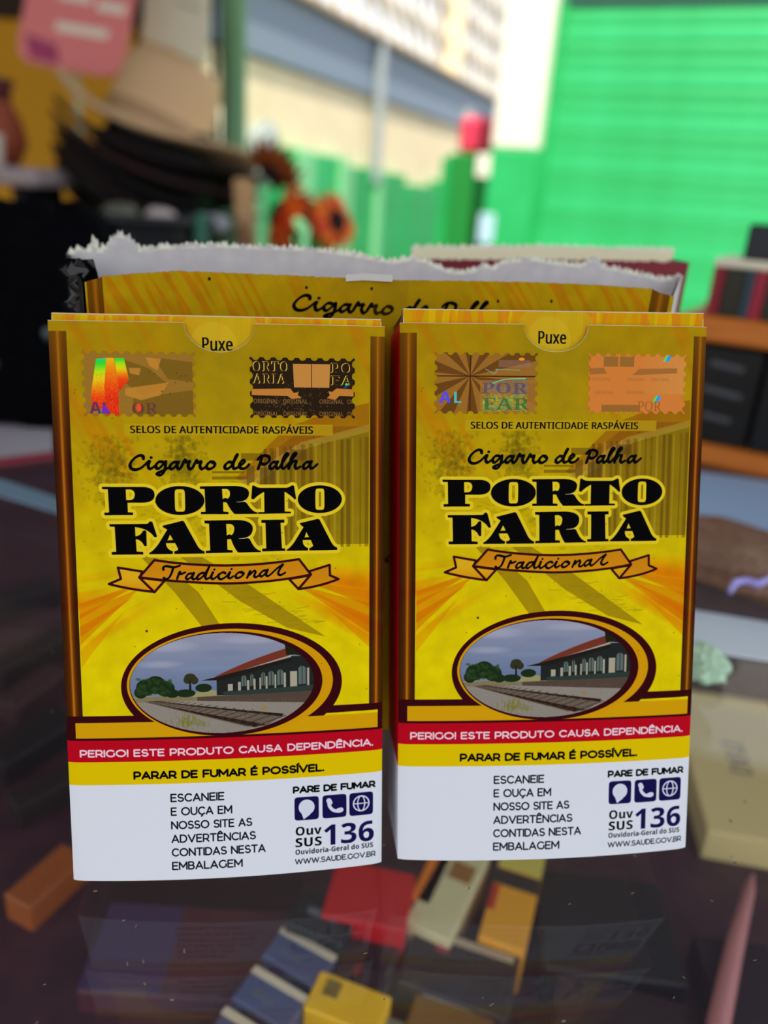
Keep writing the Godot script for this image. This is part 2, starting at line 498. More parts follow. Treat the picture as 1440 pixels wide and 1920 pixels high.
	for o in [[a * Vector2(943, 333), 4.56, 2.76, 0.96, 2.15], [b * Vector2(1143, 316), 4.27, 2.70, 0.88, 2.1]]:
		var ring := PackedVector2Array()
		for k in 48:
			ring.append(o[0] + Vector2(o[1] * cos(TAU * k / 48), o[2] * sin(TAU * k / 48)))
		rounds.append(ring)
		var hole := PackedVector2Array()
		for k in 24:
			var an := -TAU * k / 24
			hole.append(o[0] + Vector2(o[3] * signf(cos(an)) * pow(absf(cos(an)), 0.35), o[4] * signf(sin(an)) * pow(absf(sin(an)), 0.35)))
		rounds.append(hole)
	var name_shapes := [rounds,
		outline("M 120,190 L 560,188 Q 675,195 675,270 Q 675,355 540,358 L 385,358 L 385,462 L 440,465 L 440,492 L 138,495 L 135,468 L 188,465 L 182,215 L 125,215 Z M 370,215 L 420,215 Q 465,225 465,270 Q 460,325 420,330 L 372,332 Z", a),
		outline("M -165,178 L 200,172 Q 365,175 365,250 Q 360,320 290,338 Q 330,345 345,370 Q 400,460 455,462 L 455,478 L 205,480 Q 160,440 120,352 L 82,350 L 82,452 L 138,458 L 138,480 L -160,482 L -160,458 L -110,455 L -115,208 L -165,205 Z M 72,205 L 120,205 Q 158,212 158,250 Q 158,300 130,312 Q 100,296 78,318 Z", b),
		outline("M 400,170 Q 420,160 440,180 Q 470,195 530,192 L 770,190 Q 810,185 825,168 Q 850,158 858,172 L 880,310 L 862,318 Q 820,270 752,232 L 752,452 L 820,455 L 820,472 L 460,478 L 460,460 L 530,458 L 530,235 Q 460,270 415,318 L 388,312 Z", b),
		outline("M 185,592 L 580,588 Q 605,580 612,562 Q 640,558 645,575 L 688,725 Q 670,740 655,728 Q 600,640 455,622 L 458,725 Q 510,715 530,680 Q 540,650 575,665 L 575,830 L 548,830 Q 520,760 460,755 L 465,890 L 535,895 L 535,922 L 200,925 L 198,895 L 248,892 L 240,620 L 188,618 Z", a),
		outline("M 750,608 L 960,555 Q 980,555 988,575 L 1120,830 Q 1150,880 1195,890 L 1195,915 L 870,918 L 868,890 Q 915,880 910,860 L 880,798 L 780,798 Q 785,870 855,890 L 850,918 L 600,920 L 600,905 Q 640,890 700,810 L 800,650 L 755,625 Z M 828,705 L 860,765 L 798,768 Z", a),
		outline("M -125,552 L 230,545 Q 400,550 400,640 Q 395,720 320,740 Q 360,745 372,770 Q 420,880 485,888 L 485,902 L 235,905 Q 190,850 160,755 L 118,758 L 120,875 L 175,880 L 175,905 L -115,912 L -115,885 L -68,882 L -75,585 L -122,582 Z M 110,588 L 150,588 Q 198,595 198,640 Q 195,700 165,712 Q 140,695 115,718 Z", b),
		outline("M 495,545 L 748,542 L 748,575 L 705,578 L 718,860 L 755,865 L 755,890 L 500,895 L 500,865 L 545,862 L 540,578 L 495,578 Z", b),
		outline("M 918,582 L 1115,535 Q 1135,535 1143,552 L 1270,800 Q 1300,850 1335,858 L 1335,885 L 1025,888 L 1022,862 Q 1065,850 1065,830 L 1040,770 L 950,770 Q 945,840 1010,862 L 1008,888 L 770,890 L 770,878 Q 810,860 865,780 L 960,625 L 925,600 Z M 990,680 L 1020,738 L 970,742 Z", b)]
	var border := []
	for s in name_shapes:
		for k in s:
			var closed: PackedVector2Array = k.duplicate()
			closed.append(k[0])
			border.append_array(Canvas.pen(closed, 1.3))
	cv.fill(border, Color(0.97, 0.84, 0.14))
	for s in name_shapes:
		cv.fill(s, INK, 1.0, true)
	for t in ["M 225,346 Q 300,342 335,330 L 340,338 Q 300,350 228,350 Z", "M 245,748 Q 320,745 375,728 L 378,737 Q 320,754 248,752 Z"]:
		cv.fill(outline(t, b), Color(0.93, 0.87, 0.55))
	# ribbon
	var r := Transform2D(Vector2(0.03256, 0.00064), Vector2(0, 0.0321), Vector2(7.74, 42.33))
	for t in ["M 100,112 L 240,135 L 222,170 L 305,258 Q 170,245 45,212 L 115,180 Z", "M 1215,130 L 1338,90 L 1340,155 L 1392,178 Q 1280,225 1150,240 L 1225,150 Z", "M 222,172 L 305,260 L 365,190 Z", "M 1095,178 L 1150,240 L 1220,155 Z", "M 310,65 Q 720,130 1155,55 L 1225,150 Q 1000,200 720,205 Q 450,200 220,170 Z"]:
		var o := outline(t, r)
		var mid := Vector2.ZERO
		for p in o[0]:
			mid += p / o[0].size()
		cv.fill(o, Color(0.92, 0.60, 0.06), 1.0, false, Color(0.95, 0.72, 0.10) if t.length() < 70 else Color(0.88, 0.56, 0.06), Vector2(mid.x, mid.y + 1.5), Vector2(mid.x, mid.y - 1))
		var closed: PackedVector2Array = o[0].duplicate()
		closed.append(o[0][0])
		cv.stroke(closed, 0.46, MAROON)
	handwriting(cv, RIBBON_HAND, r, 0.52, INK, 0.35)
	# oval frame, bars and the picture
	var bar := [PackedVector2Array([Vector2(2.6, 75.35), Vector2(16, 75.35), Vector2(20, 76.7), Vector2(2.6, 76.7)]), PackedVector2Array([Vector2(48, 74.7), Vector2(62, 74.7), Vector2(62, 76.1), Vector2(45.5, 76.3)])]
	cv.oval(32.25, 69.75, 21.45, 12.5, MAROON)
	cv.fill(bar, MAROON)
	cv.fill([PackedVector2Array([Vector2(0.0, 75.35), Vector2(2.7, 75.35), Vector2(2.7, 80.5), Vector2(0.0, 80.5)]), PackedVector2Array([Vector2(61.0, 74.7), Vector2(62, 74.7), Vector2(62, 80), Vector2(61.0, 80)])], MAROON)
	cv.rect(1.8, 76.7, 61.0, 79.9, Color(0.90, 0.66, 0.03))
	cv.fill([PackedVector2Array([Vector2(45.0, 76.8), Vector2(47.0, 74.9), Vector2(61.0, 76.0), Vector2(61.0, 77.0)])], Color(0.90, 0.66, 0.03), 0.0)
	cv.oval(31.9, 69.35, 20.0, 11.0, Color(0.90, 0.64, 0.03))
	cv.rect(0.0, 79.85, 62, 80.35, MAROON)
	cv.oval(31.1, 69.4, 18.7, 10.55, MAROON)
	cv.clip = [30.3, 69.25, 17.8, 10.1]
	station(cv, Transform2D(Vector2(0.03165, 0), Vector2(0, 0.03269), Vector2(10.106, 55.38)), 1.0)
	cv.clip = []
	# health warning
	cv.rect(0, 80.3, 62, 84.75, Color(0.78, 0.04, 0.12))
	cv.rect(0, 84.7, 62, 89.45, Color(0.95, 0.80, 0.0))
	cv.rect(0, 89.4, 62, 110, Color(0.93, 0.93, 0.95))
	capitals(cv, "PERIGO! ESTE PRODUTO CAUSA DEPENDÊNCIA.", 2.4, 60.1, 83.75, 1.6, 0.35, Color(0.98, 0.85, 0.88))
	capitals(cv, "PARAR DE FUMAR É POSSÍVEL.", 12.6, 50.1, 88.42, 1.7, 0.4, INK)
	var lines := ["ESCANEIE", "E OUÇA EM", "NOSSO SITE AS", "ADVERTÊNCIAS", "CONTIDAS NESTA", "EMBALAGEM"]
	var ends := [30.2, 31.7, 35.6, 36.3, 38.2, 33.6]
	for i in 6:
		capitals(cv, lines[i], 19.65, ends[i], 93.25 + i * 2.84, 1.75, 0.29, Color(0.08, 0.08, 0.11))
	capitals(cv, "PARE DE FUMAR", 43.75, 60.6, 92.72, 1.5, 0.38, INK)
	for i in 3:
		var x: float = [44.05, 49.7, 55.2][i]
		var box := PackedVector2Array()
		for k in 32:
			var an := TAU * k / 32 + 0.01
			box.append(Vector2(x + 2.46 + 2.46 * signf(cos(an)) * pow(absf(cos(an)), 0.22), 96.0 + 2.46 * signf(sin(an)) * pow(absf(sin(an)), 0.22)))
		cv.fill([box], NAVY)
	var pale := Color(0.90, 0.90, 0.94)
	cv.oval(46.5, 95.75, 1.62, 1.62, pale)
	cv.fill([PackedVector2Array([Vector2(45.3, 96.6), Vector2(47.3, 97.3), Vector2(45.9, 98.3)])], pale)
	cv.stroke(spline([Vector2(51.05, 94.9), Vector2(51.15, 95.9), Vector2(52.0, 96.9), Vector2(53.3, 97.15)]), 0.7, pale)
	cv.stroke(PackedVector2Array([Vector2(51.0, 94.7), Vector2(51.25, 95.2)]), 1.05, pale)
	cv.stroke(PackedVector2Array([Vector2(52.95, 97.0), Vector2(53.5, 96.9)]), 1.05, pale)
	var globe := []
	for k in 41:
		globe.append(Vector2(57.66 + 1.6 * cos(TAU * k / 40), 95.9 + 1.6 * sin(TAU * k / 40)))
	cv.stroke(PackedVector2Array(globe), 0.3, pale)
	var inner := []
	for k in 41:
		inner.append(Vector2(57.66 + 0.72 * cos(TAU * k / 40), 95.9 + 1.6 * sin(TAU * k / 40)))
	cv.stroke(PackedVector2Array(inner), 0.26, pale)
	for l in [[56.2, 95.9, 59.1], [56.5, 95.0, 58.8], [56.5, 96.8, 58.8]]:
		cv.stroke(PackedVector2Array([Vector2(l[0], l[1]), Vector2(l[2], l[1])]), 0.24 if l[1] == 95.9 else 0.0, pale)
	lettering(cv, "Ouv", "Droid Sans Bold", 44.1, 49.5, 101.65, 1.8, INK)
	lettering(cv, "SUS", "Droid Sans Bold", 44.05, 49.6, 104.1, 1.85, INK)
	lettering(cv, "136", "Droid Sans Bold", 49.7, 60.5, 104.25, 4.3, NAVY)
	lettering(cv, "Ouvidoria-Geral do SUS", "Droid Sans Bold", 44.1, 60.2, 105.7, 1.02, Color(0.06, 0.06, 0.1))
	capitals(cv, "WWW.SAUDE.GOV.BR", 44.05, 60.7, 107.8, 1.2, 0.2, Color(0.1, 0.1, 0.14))
	# fly specks and scuffs
	for i in 26:
		cv.oval(rng.randf_range(2, 60), rng.randf_range(3, 78), 0.12, 0.12, Color(0.22, 0.12, 0.04), 0.5)
	cv.oval(16, 58.5, 0.26, 0.24, Color(0.2, 0.08, 0.04), 0.8)
	return cv.texture()


func side_print() -> ImageTexture:
	var cv := Canvas.new()
	cv.start(23, 109.5, 14, Color(0.82, 0.02, 0.14))
	cv.rect(0, 89.4, 23, 110, Color(0.93, 0.93, 0.95))
	cv.rect(0, 87.8, 23, 89.4, Color(0.82, 0.02, 0.14))
	# upright line of small capitals reading upwards
	var up := Canvas.new()
	up.start(50, 2.4, 14, Color(0.82, 0.02, 0.14))
	lettering(up, "VENDA PROIBIDA PARA MENORES DE 18 ANOS.", "Droid Sans", 0.5, 49.5, 1.9, 1.35, Color(0.85, 0.60, 0.62))
	var im := up.image()
	im.rotate_90(COUNTERCLOCKWISE)
	var all := cv.image()
	all.blit_rect(im, Rect2i(0, 0, im.get_width(), im.get_height()), Vector2i(int(3.2 * 14), int(24 * 14)))
	return ImageTexture.create_from_image(all)


func tray_print() -> ImageTexture:
	var cv := Canvas.new()
	cv.start(61, 14, 16, Color(0.86, 0.66, 0.03))
	for i in 46:
		var x := rng.randf_range(0, 61)
		cv.fill([PackedVector2Array([Vector2(x, 0), Vector2(x + rng.randf_range(0.5, 2.4), 0), Vector2(x + rng.randf_range(0, 2.4), 4.6), Vector2(x - 0.3, 4.6)])], [Color(0.90, 0.48, 0.10), Color(0.93, 0.78, 0.04), Color(0.90, 0.56, 0.04)][i % 3], 0.55)
	cv.oval(30.6, 4.0, 8, 6, Color(0.84, 0.68, 0.10), 0.8)
	cv.oval(29.2, 5.5, 4.5, 4.5, Color(0.90, 0.76, 0.20), 0.35)
	for d in 3:
		lettering(cv, "Puxe", "Droid Sans", 26.8 + d * 0.06, 32.75 + d * 0.06, 6.3, 2.4, Color(0.06, 0.06, 0.06))
	return cv.texture()


# the four foil seals, diffraction colours painted in: 20.4 x 11.9 mm
func seal_print(which: int) -> ImageTexture:
	var cv := Canvas.new()
	cv.start(20.4, 12, 24, [Color(0.63, 0.45, 0.15), Color(0.17, 0.11, 0.05), Color(0.63, 0.42, 0.15), Color(0.86, 0.50, 0.20)][which])
	var gold := Color(0.72, 0.52, 0.26)
	if which == 0:
		for t in ["M 7.6,1.5 L 12,3 L 15.5,6 L 11,8.4 L 8,6 L 6.5,5.6 Z", "M 9,8.6 L 20,7 L 20,12 L 9,12 Z", "M 12.8,1 L 20,1.8 L 20,5.5 L 15.5,5 Z"]:
			cv.fill(outline(t), Color(0.46, 0.34, 0.08), 0.7)
		for t in ["M 7.6,6.8 L 15.6,5.6 L 14,8 L 10.5,9 L 7.6,8 Z", "M 11.5,1 L 14.3,1.2 L 13.6,3.4 L 12.2,2.6 Z", "M 8.4,3 L 10.6,3 L 10.2,4.4 L 8.6,4 Z"]:
			cv.fill(outline(t), Color(0.82, 0.54, 0.18), 0.8)
		# foil facets with their diffraction rainbow painted into the colour
		var hues := [Color(0.25, 0.80, 0.80), Color(0.15, 0.90, 0.20), Color(0.75, 0.95, 0.05), Color(1.0, 0.85, 0.05), Color(1.0, 0.55, 0.05), Color(1.0, 0.28, 0.05), Color(0.95, 0.15, 0.05)]
		for f in [["M 2.6,1.4 L 4.4,1.2 L 3.9,6.5 L 4.0,10.2 L 1.6,11.2 L 1.4,8 Z", 0.5, 10.0], ["M 4.4,1.2 L 5.8,1.2 L 6.4,6 L 6.4,11.8 L 4,11.8 L 3.9,6.5 Z", -9.0, 9.5], ["M 5.9,1.2 L 7.6,1.2 L 8.4,5.2 L 6.5,7.4 Z", 0.4, 6.0]]:
			var lo := 0.0
			for i in 6:
				cv.clip = [] 
				var y0: float = lerpf(f[1], f[2], i / 6.0)
				var y1: float = lerpf(f[1], f[2], (i + 1) / 6.0) if i < 5 else 14.0
				var cut := Geometry2D.intersect_polygons(outline(f[0])[0], PackedVector2Array([Vector2(-1, y0), Vector2(21, y0), Vector2(21, y1), Vector2(-1, y1)]))
				for p in cut:
					cv.fill([p], hues[i], 0.95, false, hues[i + 1], Vector2(0, y0), Vector2(0, y1 if i < 5 else y0 + 2))
		for i in 900:
			cv.oval(rng.randf_range(2, 6.6), rng.randf_range(4, 11.5), 0.05, 0.05, [Color(1, 0.8, 0.1), Color(0.9, 0.2, 0.05), Color(1, 0.5, 0.1)][i % 3], 0.6)
		lettering(cv, "AL", "Droid Sans Bold", 1.1, 4.9, 11.5, 2.1, Color(0.36, 0.22, 0.36))
		cv.fill(outline("M 3.6,9.6 L 4.9,11.4 L 3.2,11.4 Z"), Color(0.45, 0.2, 0.75))
		lettering(cv, "OR", "Droid Serif Bold", 8.6, 13.4, 11.5, 2.0, Color(0.42, 0.26, 0.2))
		cv.oval(10.0, 10.3, 0.45, 0.8, Color(1.0, 0.3, 0.15))
		for i in 11:
			cv.oval(rng.randf_range(9, 19), rng.randf_range(3, 10), 0.09, 0.09, Color(0.12, 0.07, 0.04))
	elif which == 1:
		for t in [["ORTO", 0.4, 7.6, 2.75], ["ARIA", 0.5, 7.0, 5.2], ["PO", 15.6, 20, 2.9], ["FA", 15.6, 20, 5.4]]:
			lettering(cv, t[0], "Droid Serif Bold", t[1], t[2], t[3], 1.95, Color(0.98, 0.80, 0.30))
			lettering(cv, t[0], "Droid Serif Bold", t[1] + 0.16, t[2] + 0.16, t[3] + 0.05, 1.95, Color(0.20, 0.13, 0.06), 1.0)
		cv.fill(outline("M 8.3,1.2 L 15.6,1.2 L 15.4,5.9 L 8.5,5.9 Z"), Color(0.80, 0.54, 0.24))
		cv.rect(11.85, 1.2, 12.0, 5.9, Color(0.25, 0.15, 0.08))
		for t in ["M 0.3,6.3 L 7.8,6.1 L 8.4,7.0 L 9.4,6.8 L 9.2,7.4 L 10,8 L 8,8.2 L 7.2,7.6 L 0.3,7.5 Z", "M 14.9,8 L 16.6,8.3 L 17.4,7.5 L 20.2,7.6 L 20.2,6.2 L 16.8,6 L 16,6.7 L 15.2,6.6 L 15.5,7.4 Z"]:
			cv.fill(outline(t), Color(0.80, 0.50, 0.20))
		for y in [9.1, 11.6]:
			for x in [0.6, 6.3, 13.4, 18.9]:
				lettering(cv, "ORIGINAL", "Droid Sans", x, x + 4.8, y, 0.85, Color(0.62, 0.44, 0.24))
		for i in 130:
			cv.oval(rng.randfn(8, 3.2), rng.randfn(9, 1.6), 0.1, 0.07, Color(0.75, 0.6, 0.35), 0.55)
		cv.oval(18.8, 5.2, 0.28, 0.26, Color(0.1, 0.95, 0.6))
		cv.oval(18.6, 5.75, 0.3, 0.14, Color(0.15, 0.25, 0.95))
	elif which == 2:
		for k in 10:
			var an := TAU * k / 10.0 + 0.1
			cv.fill([PackedVector2Array([Vector2(7, 4.6), Vector2(7, 4.6) + Vector2(16, 0).rotated(an), Vector2(7, 4.6) + Vector2(16, 0).rotated(an + 0.3)])], Color(0.38, 0.22, 0.06), 0.75)
		cv.rect(0, 4.5, 20.4, 4.72, Color(0.25, 0.13, 0.04))
		cv.rect(6.9, 0, 7.08, 12, Color(0.25, 0.13, 0.04))
		cv.fill(outline("M 9,5.4 L 20.4,5.4 L 20.4,12 L 9,12 Z"), Color(0.68, 0.46, 0.18), 0.8)
		for i in 320:
			var p := Vector2(rng.randf_range(9.4, 18.5), rng.randf_range(8.2, 11.6))
			cv.oval(p.x, p.y, 0.22, 0.16, [Color(0.30, 0.80, 0.35), Color(0.75, 0.85, 0.2), Color(0.2, 0.75, 0.6), Color(0.9, 0.6, 0.15)][i % 4], 0.4)
		for i in 160:
			cv.oval(rng.randf_range(10, 18.5), rng.randf_range(5.4, 8), 0.24, 0.12, [Color(0.35, 0.45, 0.75), Color(0.3, 0.65, 0.75), Color(0.5, 0.4, 0.6)][i % 3], 0.35)
		lettering(cv, "POR", "Droid Serif Bold", 9.2, 18.4, 8.0, 2.1, Color(0.34, 0.30, 0.42), 0.75)
		lettering(cv, "FAR", "Droid Serif Bold", 9.4, 18.8, 11.2, 2.3, Color(0.20, 0.42, 0.20), 0.75)
		cv.stroke(spline([Vector2(11.5, 6.0), Vector2(14, 5.2), Vector2(18, 5.0)]), 0.16, Color(0.4, 0.9, 0.7))
		cv.stroke(PackedVector2Array([Vector2(10, 3.2), Vector2(11.8, 4.2), Vector2(12.4, 3.4), Vector2(12, 3.2), Vector2(17, 3.4)]), 0.1, Color(0.5, 0.75, 0.6))
		cv.rect(12.6, 1.4, 19, 2.8, Color(0.62, 0.45, 0.42), 0.5)
		lettering(cv, "A", "Droid Sans Bold", 0.9, 3.2, 9.9, 2.2, Color(0.35, 0.30, 0.95))
		lettering(cv, "L", "Droid Sans Bold", 3.5, 5.4, 9.9, 2.2, Color(0.35, 0.75, 0.70))
		cv.oval(17.2, 1.2, 0.6, 0.3, Color(1.0, 0.6, 0.1))
	else:
		for i in 8:
			cv.rect(11.2 + i * 1.15, 0, 12.4 + i * 1.15, 8, Color(0.86, 0.62, 0.32), 0.10 + i * 0.05)
		for r in [[3.2, 0.6, 6.2, 2.6], [6.5, 0.6, 9.5, 2.6], [3, 10.2, 11, 11.6]]:
			cv.rect(r[0], r[1], r[2], r[3], Color(0.58, 0.40, 0.16), 0.85)
		for t in ["M 0.3,3.0 L 3.2,2.8 L 4,4 L 0.3,4.2 Z", "M 9.2,4.2 L 10.6,3 L 18.5,2.8 L 18.5,3.8 L 10.6,4.2 Z"]:
			cv.fill(outline(t), Color(0.62, 0.40, 0.18), 0.8)
		for t in [[0.8, 5], [8, 5], [13, 5], [8, 7.6], [1.5, 7.6]]:
			lettering(cv, "ORIGINAL", "Droid Sans", t[0], t[0] + 4, t[1] + 0.4, 0.6, Color(0.66, 0.42, 0.22))
		lettering(cv, "POR", "Droid Serif", 10.4, 15.4, 11.4, 1.9, Color(0.66, 0.38, 0.16))
		for p in [[16.4, 0.9], [14.5, 8.9]]:
			cv.fill([PackedVector2Array([Vector2(p[0] - 0.9, p[1] + 0.6), Vector2(p[0] - 0.2, p[1] - 0.6), Vector2(p[0] + 0.2, p[1] - 0.6), Vector2(p[0] - 0.4, p[1] + 0.6)])], Color(0.35, 0.9, 0.35))
			cv.fill([PackedVector2Array([Vector2(p[0] - 0.4, p[1] + 0.6), Vector2(p[0] + 0.2, p[1] - 0.6), Vector2(p[0] + 0.9, p[1] - 0.6), Vector2(p[0] + 0.4, p[1] + 0.5)])], Color(0.2, 0.6, 0.95))
	return cv.texture()


func carton_print() -> ImageTexture:
	var cv := Canvas.new()
	cv.start(128, 60, 10, Color.WHITE)
	cv.take(yellow_ground(128, 60, 4, true))
	gold_column(cv, 0.4, 3.6, 0, 60, 40)
	gold_column(cv, 122.6, 127.0, 0, 60, 40)
	var k := 0.0222
	handwriting(cv, HAND, Transform2D(Vector2(k * 1.62, 0), Vector2(0, k * 1.45), Vector2(43.4 - 58 * k * 1.62, 8.6 - 174 * k * 1.45)), 0.85, INK)
	for p in [[25.6, 3.2], [46, 3.9], [100, 4.0], [88, 4.6], [60, 3.4]]:
		cv.oval(p[0], p[1], 0.3, 0.35, Color(0.2, 0.08, 0.04))
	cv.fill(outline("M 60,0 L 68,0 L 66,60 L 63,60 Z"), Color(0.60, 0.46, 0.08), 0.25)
	return cv.texture()


# ------------------------------------------------------------------ where things are
func ray(px: float, py: float) -> Vector3:
	return CAM * Vector3((px - 720.0) / FOCAL, (960.0 - py) / FOCAL, -1.0)


func at(px: float, py: float, depth: float) -> Vector3:
	return EYE + ray(px, py) * depth


func on(px: float, py: float, y: float) -> Vector3:
	var r := ray(px, py)
	return EYE + r * ((y - EYE.y) / r.y)


func on_plane(px: float, py: float, p: Vector3, n: Vector3) -> Vector3:
	var r := ray(px, py)
	return EYE + r * ((p - EYE).dot(n) / r.dot(n))


# ------------------------------------------------------------------ naming
func numbered(called: String) -> String:
	var k: int = taken.get(called, 0)
	taken[called] = k + 1
	return called if k == 0 else "%s_%03d" % [called, k]


func tag(o: Node3D, label: String, category: String, group := "") -> void:
	o.set_meta("label", label)
	o.set_meta("category", category)
	if group:
		o.set_meta("group", group)


func thing(called: String, label: String, category: String, where := Transform3D.IDENTITY, group := "") -> Node3D:
	var o := Node3D.new()
	o.name = numbered(called)
	add_child(o, true)
	o.transform = where
	tag(o, label, category, group)
	return o


func obj(called: String, mesh: Mesh, m: Material, parent: Node = null, where := Transform3D.IDENTITY) -> MeshInstance3D:
	var o := MeshInstance3D.new()
	o.mesh = mesh
	o.material_override = m
	o.name = numbered(called) if parent == null else called
	(self if parent == null else parent).add_child(o, true)
	o.transform = where
	return o


func struct(called: String, mesh: Mesh, m: Material, where := Transform3D.IDENTITY, parent: Node = null) -> MeshInstance3D:
	var o := obj(called, mesh, m, parent, where)
	if parent == null:
		o.set_meta("kind", "structure")
	return o


func copy(o: Node3D, where: Transform3D, label: String) -> Node3D:
	var c: Node3D = o.duplicate()
	c.name = numbered(String(o.name).trim_suffix("_001"))
	add_child(c, true)
	c.transform = where
	c.set_meta("label", label)
	return c


func mat(c: Color, rough := 0.6, metal := 0.0, tex: Texture2D = null) -> StandardMaterial3D:
	var m := StandardMaterial3D.new()
	m.albedo_color = c
	m.roughness = rough
	m.metallic = metal
	m.albedo_texture = tex
	return m


func grained(c: Color, c2: Color, rough: float, scale: Vector3, frequency := 0.02, bump := 0.0) -> StandardMaterial3D:
	var m := mat(Color.WHITE, rough)
	var n := NoiseTexture2D.new()
	n.width = 256
	n.height = 256
	n.seamless = true
	n.noise = noise(frequency, 11 + taken.size() % 7)
	var g := Gradient.new()
	g.set_color(0, c)
	g.set_color(1, c2)
	n.color_ramp = g
	m.albedo_texture = n
	m.uv1_triplanar = true
	m.uv1_scale = scale
	if bump > 0.0:
		m.heightmap_enabled = true
		m.heightmap_texture = n
		m.heightmap_scale = bump
	return m


# ------------------------------------------------------------------ shapes
func begin() -> SurfaceTool:
	var st := SurfaceTool.new()
	st.begin(Mesh.PRIMITIVE_TRIANGLES)
	return st


func vert(st: SurfaceTool, p: Vector3, n: Vector3, uv: Vector2) -> void:
	st.set_normal(n)
	st.set_uv(uv)
	st.add_vertex(p)


func tri3(st: SurfaceTool, p: Array, n: Array, uv: Array) -> void:
	var flip: bool = (p[1] - p[0]).cross(p[2] - p[0]).dot(n[0] + n[1] + n[2]) > 0
	for k in ([0, 2, 1] if flip else [0, 1, 2]):
		vert(st, p[k], n[k], uv[k])


func quad(st: SurfaceTool, a: Vector3, b: Vector3, c: Vector3, d: Vector3, n: Vector3, uv := [Vector2(0, 0), Vector2(1, 0), Vector2(1, 1), Vector2(0, 1)]) -> void:
	n = n.normalized()
	tri3(st, [a, b, c], [n, n, n], [uv[0], uv[1], uv[2]])
	tri3(st, [a, c, d], [n, n, n], [uv[0], uv[2], uv[3]])


# a box with chamfered edges, its base centred on the origin
func box(st: SurfaceTool, size: Vector3, c: float, where := Transform3D.IDENTITY) -> SurfaceTool:
	var hf := size / 2
	c = minf(c, minf(hf.x, minf(hf.y, hf.z)) * 0.9)
	var corner := func(s: Vector3, axis: int) -> Vector3:
		var v := s * (hf - Vector3(c, c, c))
		v[axis] = s[axis] * hf[axis]
		return where * (v + Vector3(0, hf.y, 0))
	for axis in 3:
		var i := (axis + 1) % 3
		var j := (axis + 2) % 3
		for sg in [-1.0, 1.0]:
			var vs := []
			var uvs := []
			for q in [[-1, -1], [1, -1], [1, 1], [-1, 1]]:
				var s := Vector3.ONE
				s[axis] = sg
				s[i] = q[0]
				s[j] = q[1]
				vs.append(corner.call(s, axis))
				uvs.append(Vector2(s.x * 0.5 + 0.5, 0.5 - s.y * 0.5) if axis == 2 else Vector2(s.x * 0.5 + 0.5, s.z * 0.5 + 0.5) if axis == 1 else Vector2(s.z * 0.5 + 0.5, 0.5 - s.y * 0.5))
			var n := Vector3.ZERO
			n[axis] = sg
			quad(st, vs[0], vs[1], vs[2], vs[3], where.basis * n, uvs)
		for q in [[-1, -1], [1, -1], [1, 1], [-1, 1]]:
			var s1 := Vector3.ONE
			s1[axis] = -1
			s1[i] = q[0]
			s1[j] = q[1]
			var s2 := s1
			s2[axis] = 1
			var n := s1
			n[axis] = 0
			quad(st, corner.call(s1, i), corner.call(s2, i), corner.call(s2, j), corner.call(s1, j), where.basis * n, [Vector2(0.5, 0.5), Vector2(0.5, 0.5), Vector2(0.5, 0.5), Vector2(0.5, 0.5)])
	for x in [-1, 1]:
		for y in [-1, 1]:
			for z in [-1, 1]:
				var s := Vector3(x, y, z)
				var n := (where.basis * s).normalized()
				tri3(st, [corner.call(s, 0), corner.call(s, 1), corner.call(s, 2)], [n, n, n], [Vector2(0.5, 0.5), Vector2(0.5, 0.5), Vector2(0.5, 0.5)])
	return st


func box_mesh(size: Vector3, c := 0.0008, where := Transform3D.IDENTITY) -> ArrayMesh:
	return box(begin(), size, c, where).commit()


# a turned shape: profile of (radius, height); squash makes it oval
func lathe(profile: PackedVector2Array, seg := 48, squash := 1.0, wave := 0.0) -> ArrayMesh:
	var st := begin()
	var grid := []
	for i in profile.size():
		var row := []
		for k in seg + 1:
			var an := TAU * k / seg
			var r := profile[i].x
			row.append(Vector3(r * cos(an), profile[i].y + wave * r * r * cos(2 * an), -r * sin(an) * squash))
		grid.append(row)
	grid_surface(st, grid, true)
	return st.commit()


# a smooth surface through a grid of points
func grid_surface(st: SurfaceTool, g: Array, closed := false, uv_of := []) -> void:
	var rows := g.size()
	var cols: int = g[0].size()
	var nn := []
	for i in rows:
		var row := []
		for k in cols:
			var du: Vector3 = g[i][mini(k + 1, cols - 1)] - g[i][maxi(k - 1, 0)]
			if closed and (k == 0 or k == cols - 1):
				du = g[i][1] - g[i][cols - 2]
			var dv: Vector3 = g[mini(i + 1, rows - 1)][k] - g[maxi(i - 1, 0)][k]
			var n := du.cross(dv)
			row.append(n.normalized() if n.length() > 1e-14 else Vector3.ZERO)
		nn.append(row)
	for i in rows - 1:
		for k in cols - 1:
			var p := [g[i][k], g[i][k + 1], g[i + 1][k + 1], g[i + 1][k]]
			var n := [nn[i][k], nn[i][k + 1], nn[i + 1][k + 1], nn[i + 1][k]]
			var u := [Vector2(float(k) / (cols - 1), float(i) / (rows - 1)), Vector2(float(k + 1) / (cols - 1), float(i) / (rows - 1)), Vector2(float(k + 1) / (cols - 1), float(i + 1) / (rows - 1)), Vector2(float(k) / (cols - 1), float(i + 1) / (rows - 1))]
			if uv_of:
				u = [uv_of[i][k], uv_of[i][k + 1], uv_of[i + 1][k + 1], uv_of[i + 1][k]]
			for t in [[0, 1, 2], [0, 2, 3]]:
				if ((p[t[1]] - p[t[0]]).cross(p[t[2]] - p[t[0]])).length() > 1e-14:
					for q in t:
						if n[q] == Vector3.ZERO:
							n[q] = (p[t[1]] - p[t[0]]).cross(p[t[2]] - p[t[0]]).normalized()
					tri3(st, [p[t[0]], p[t[1]], p[t[2]]], [n[t[0]], n[t[1]], n[t[2]]], [u[t[0]], u[t[1]], u[t[2]]])


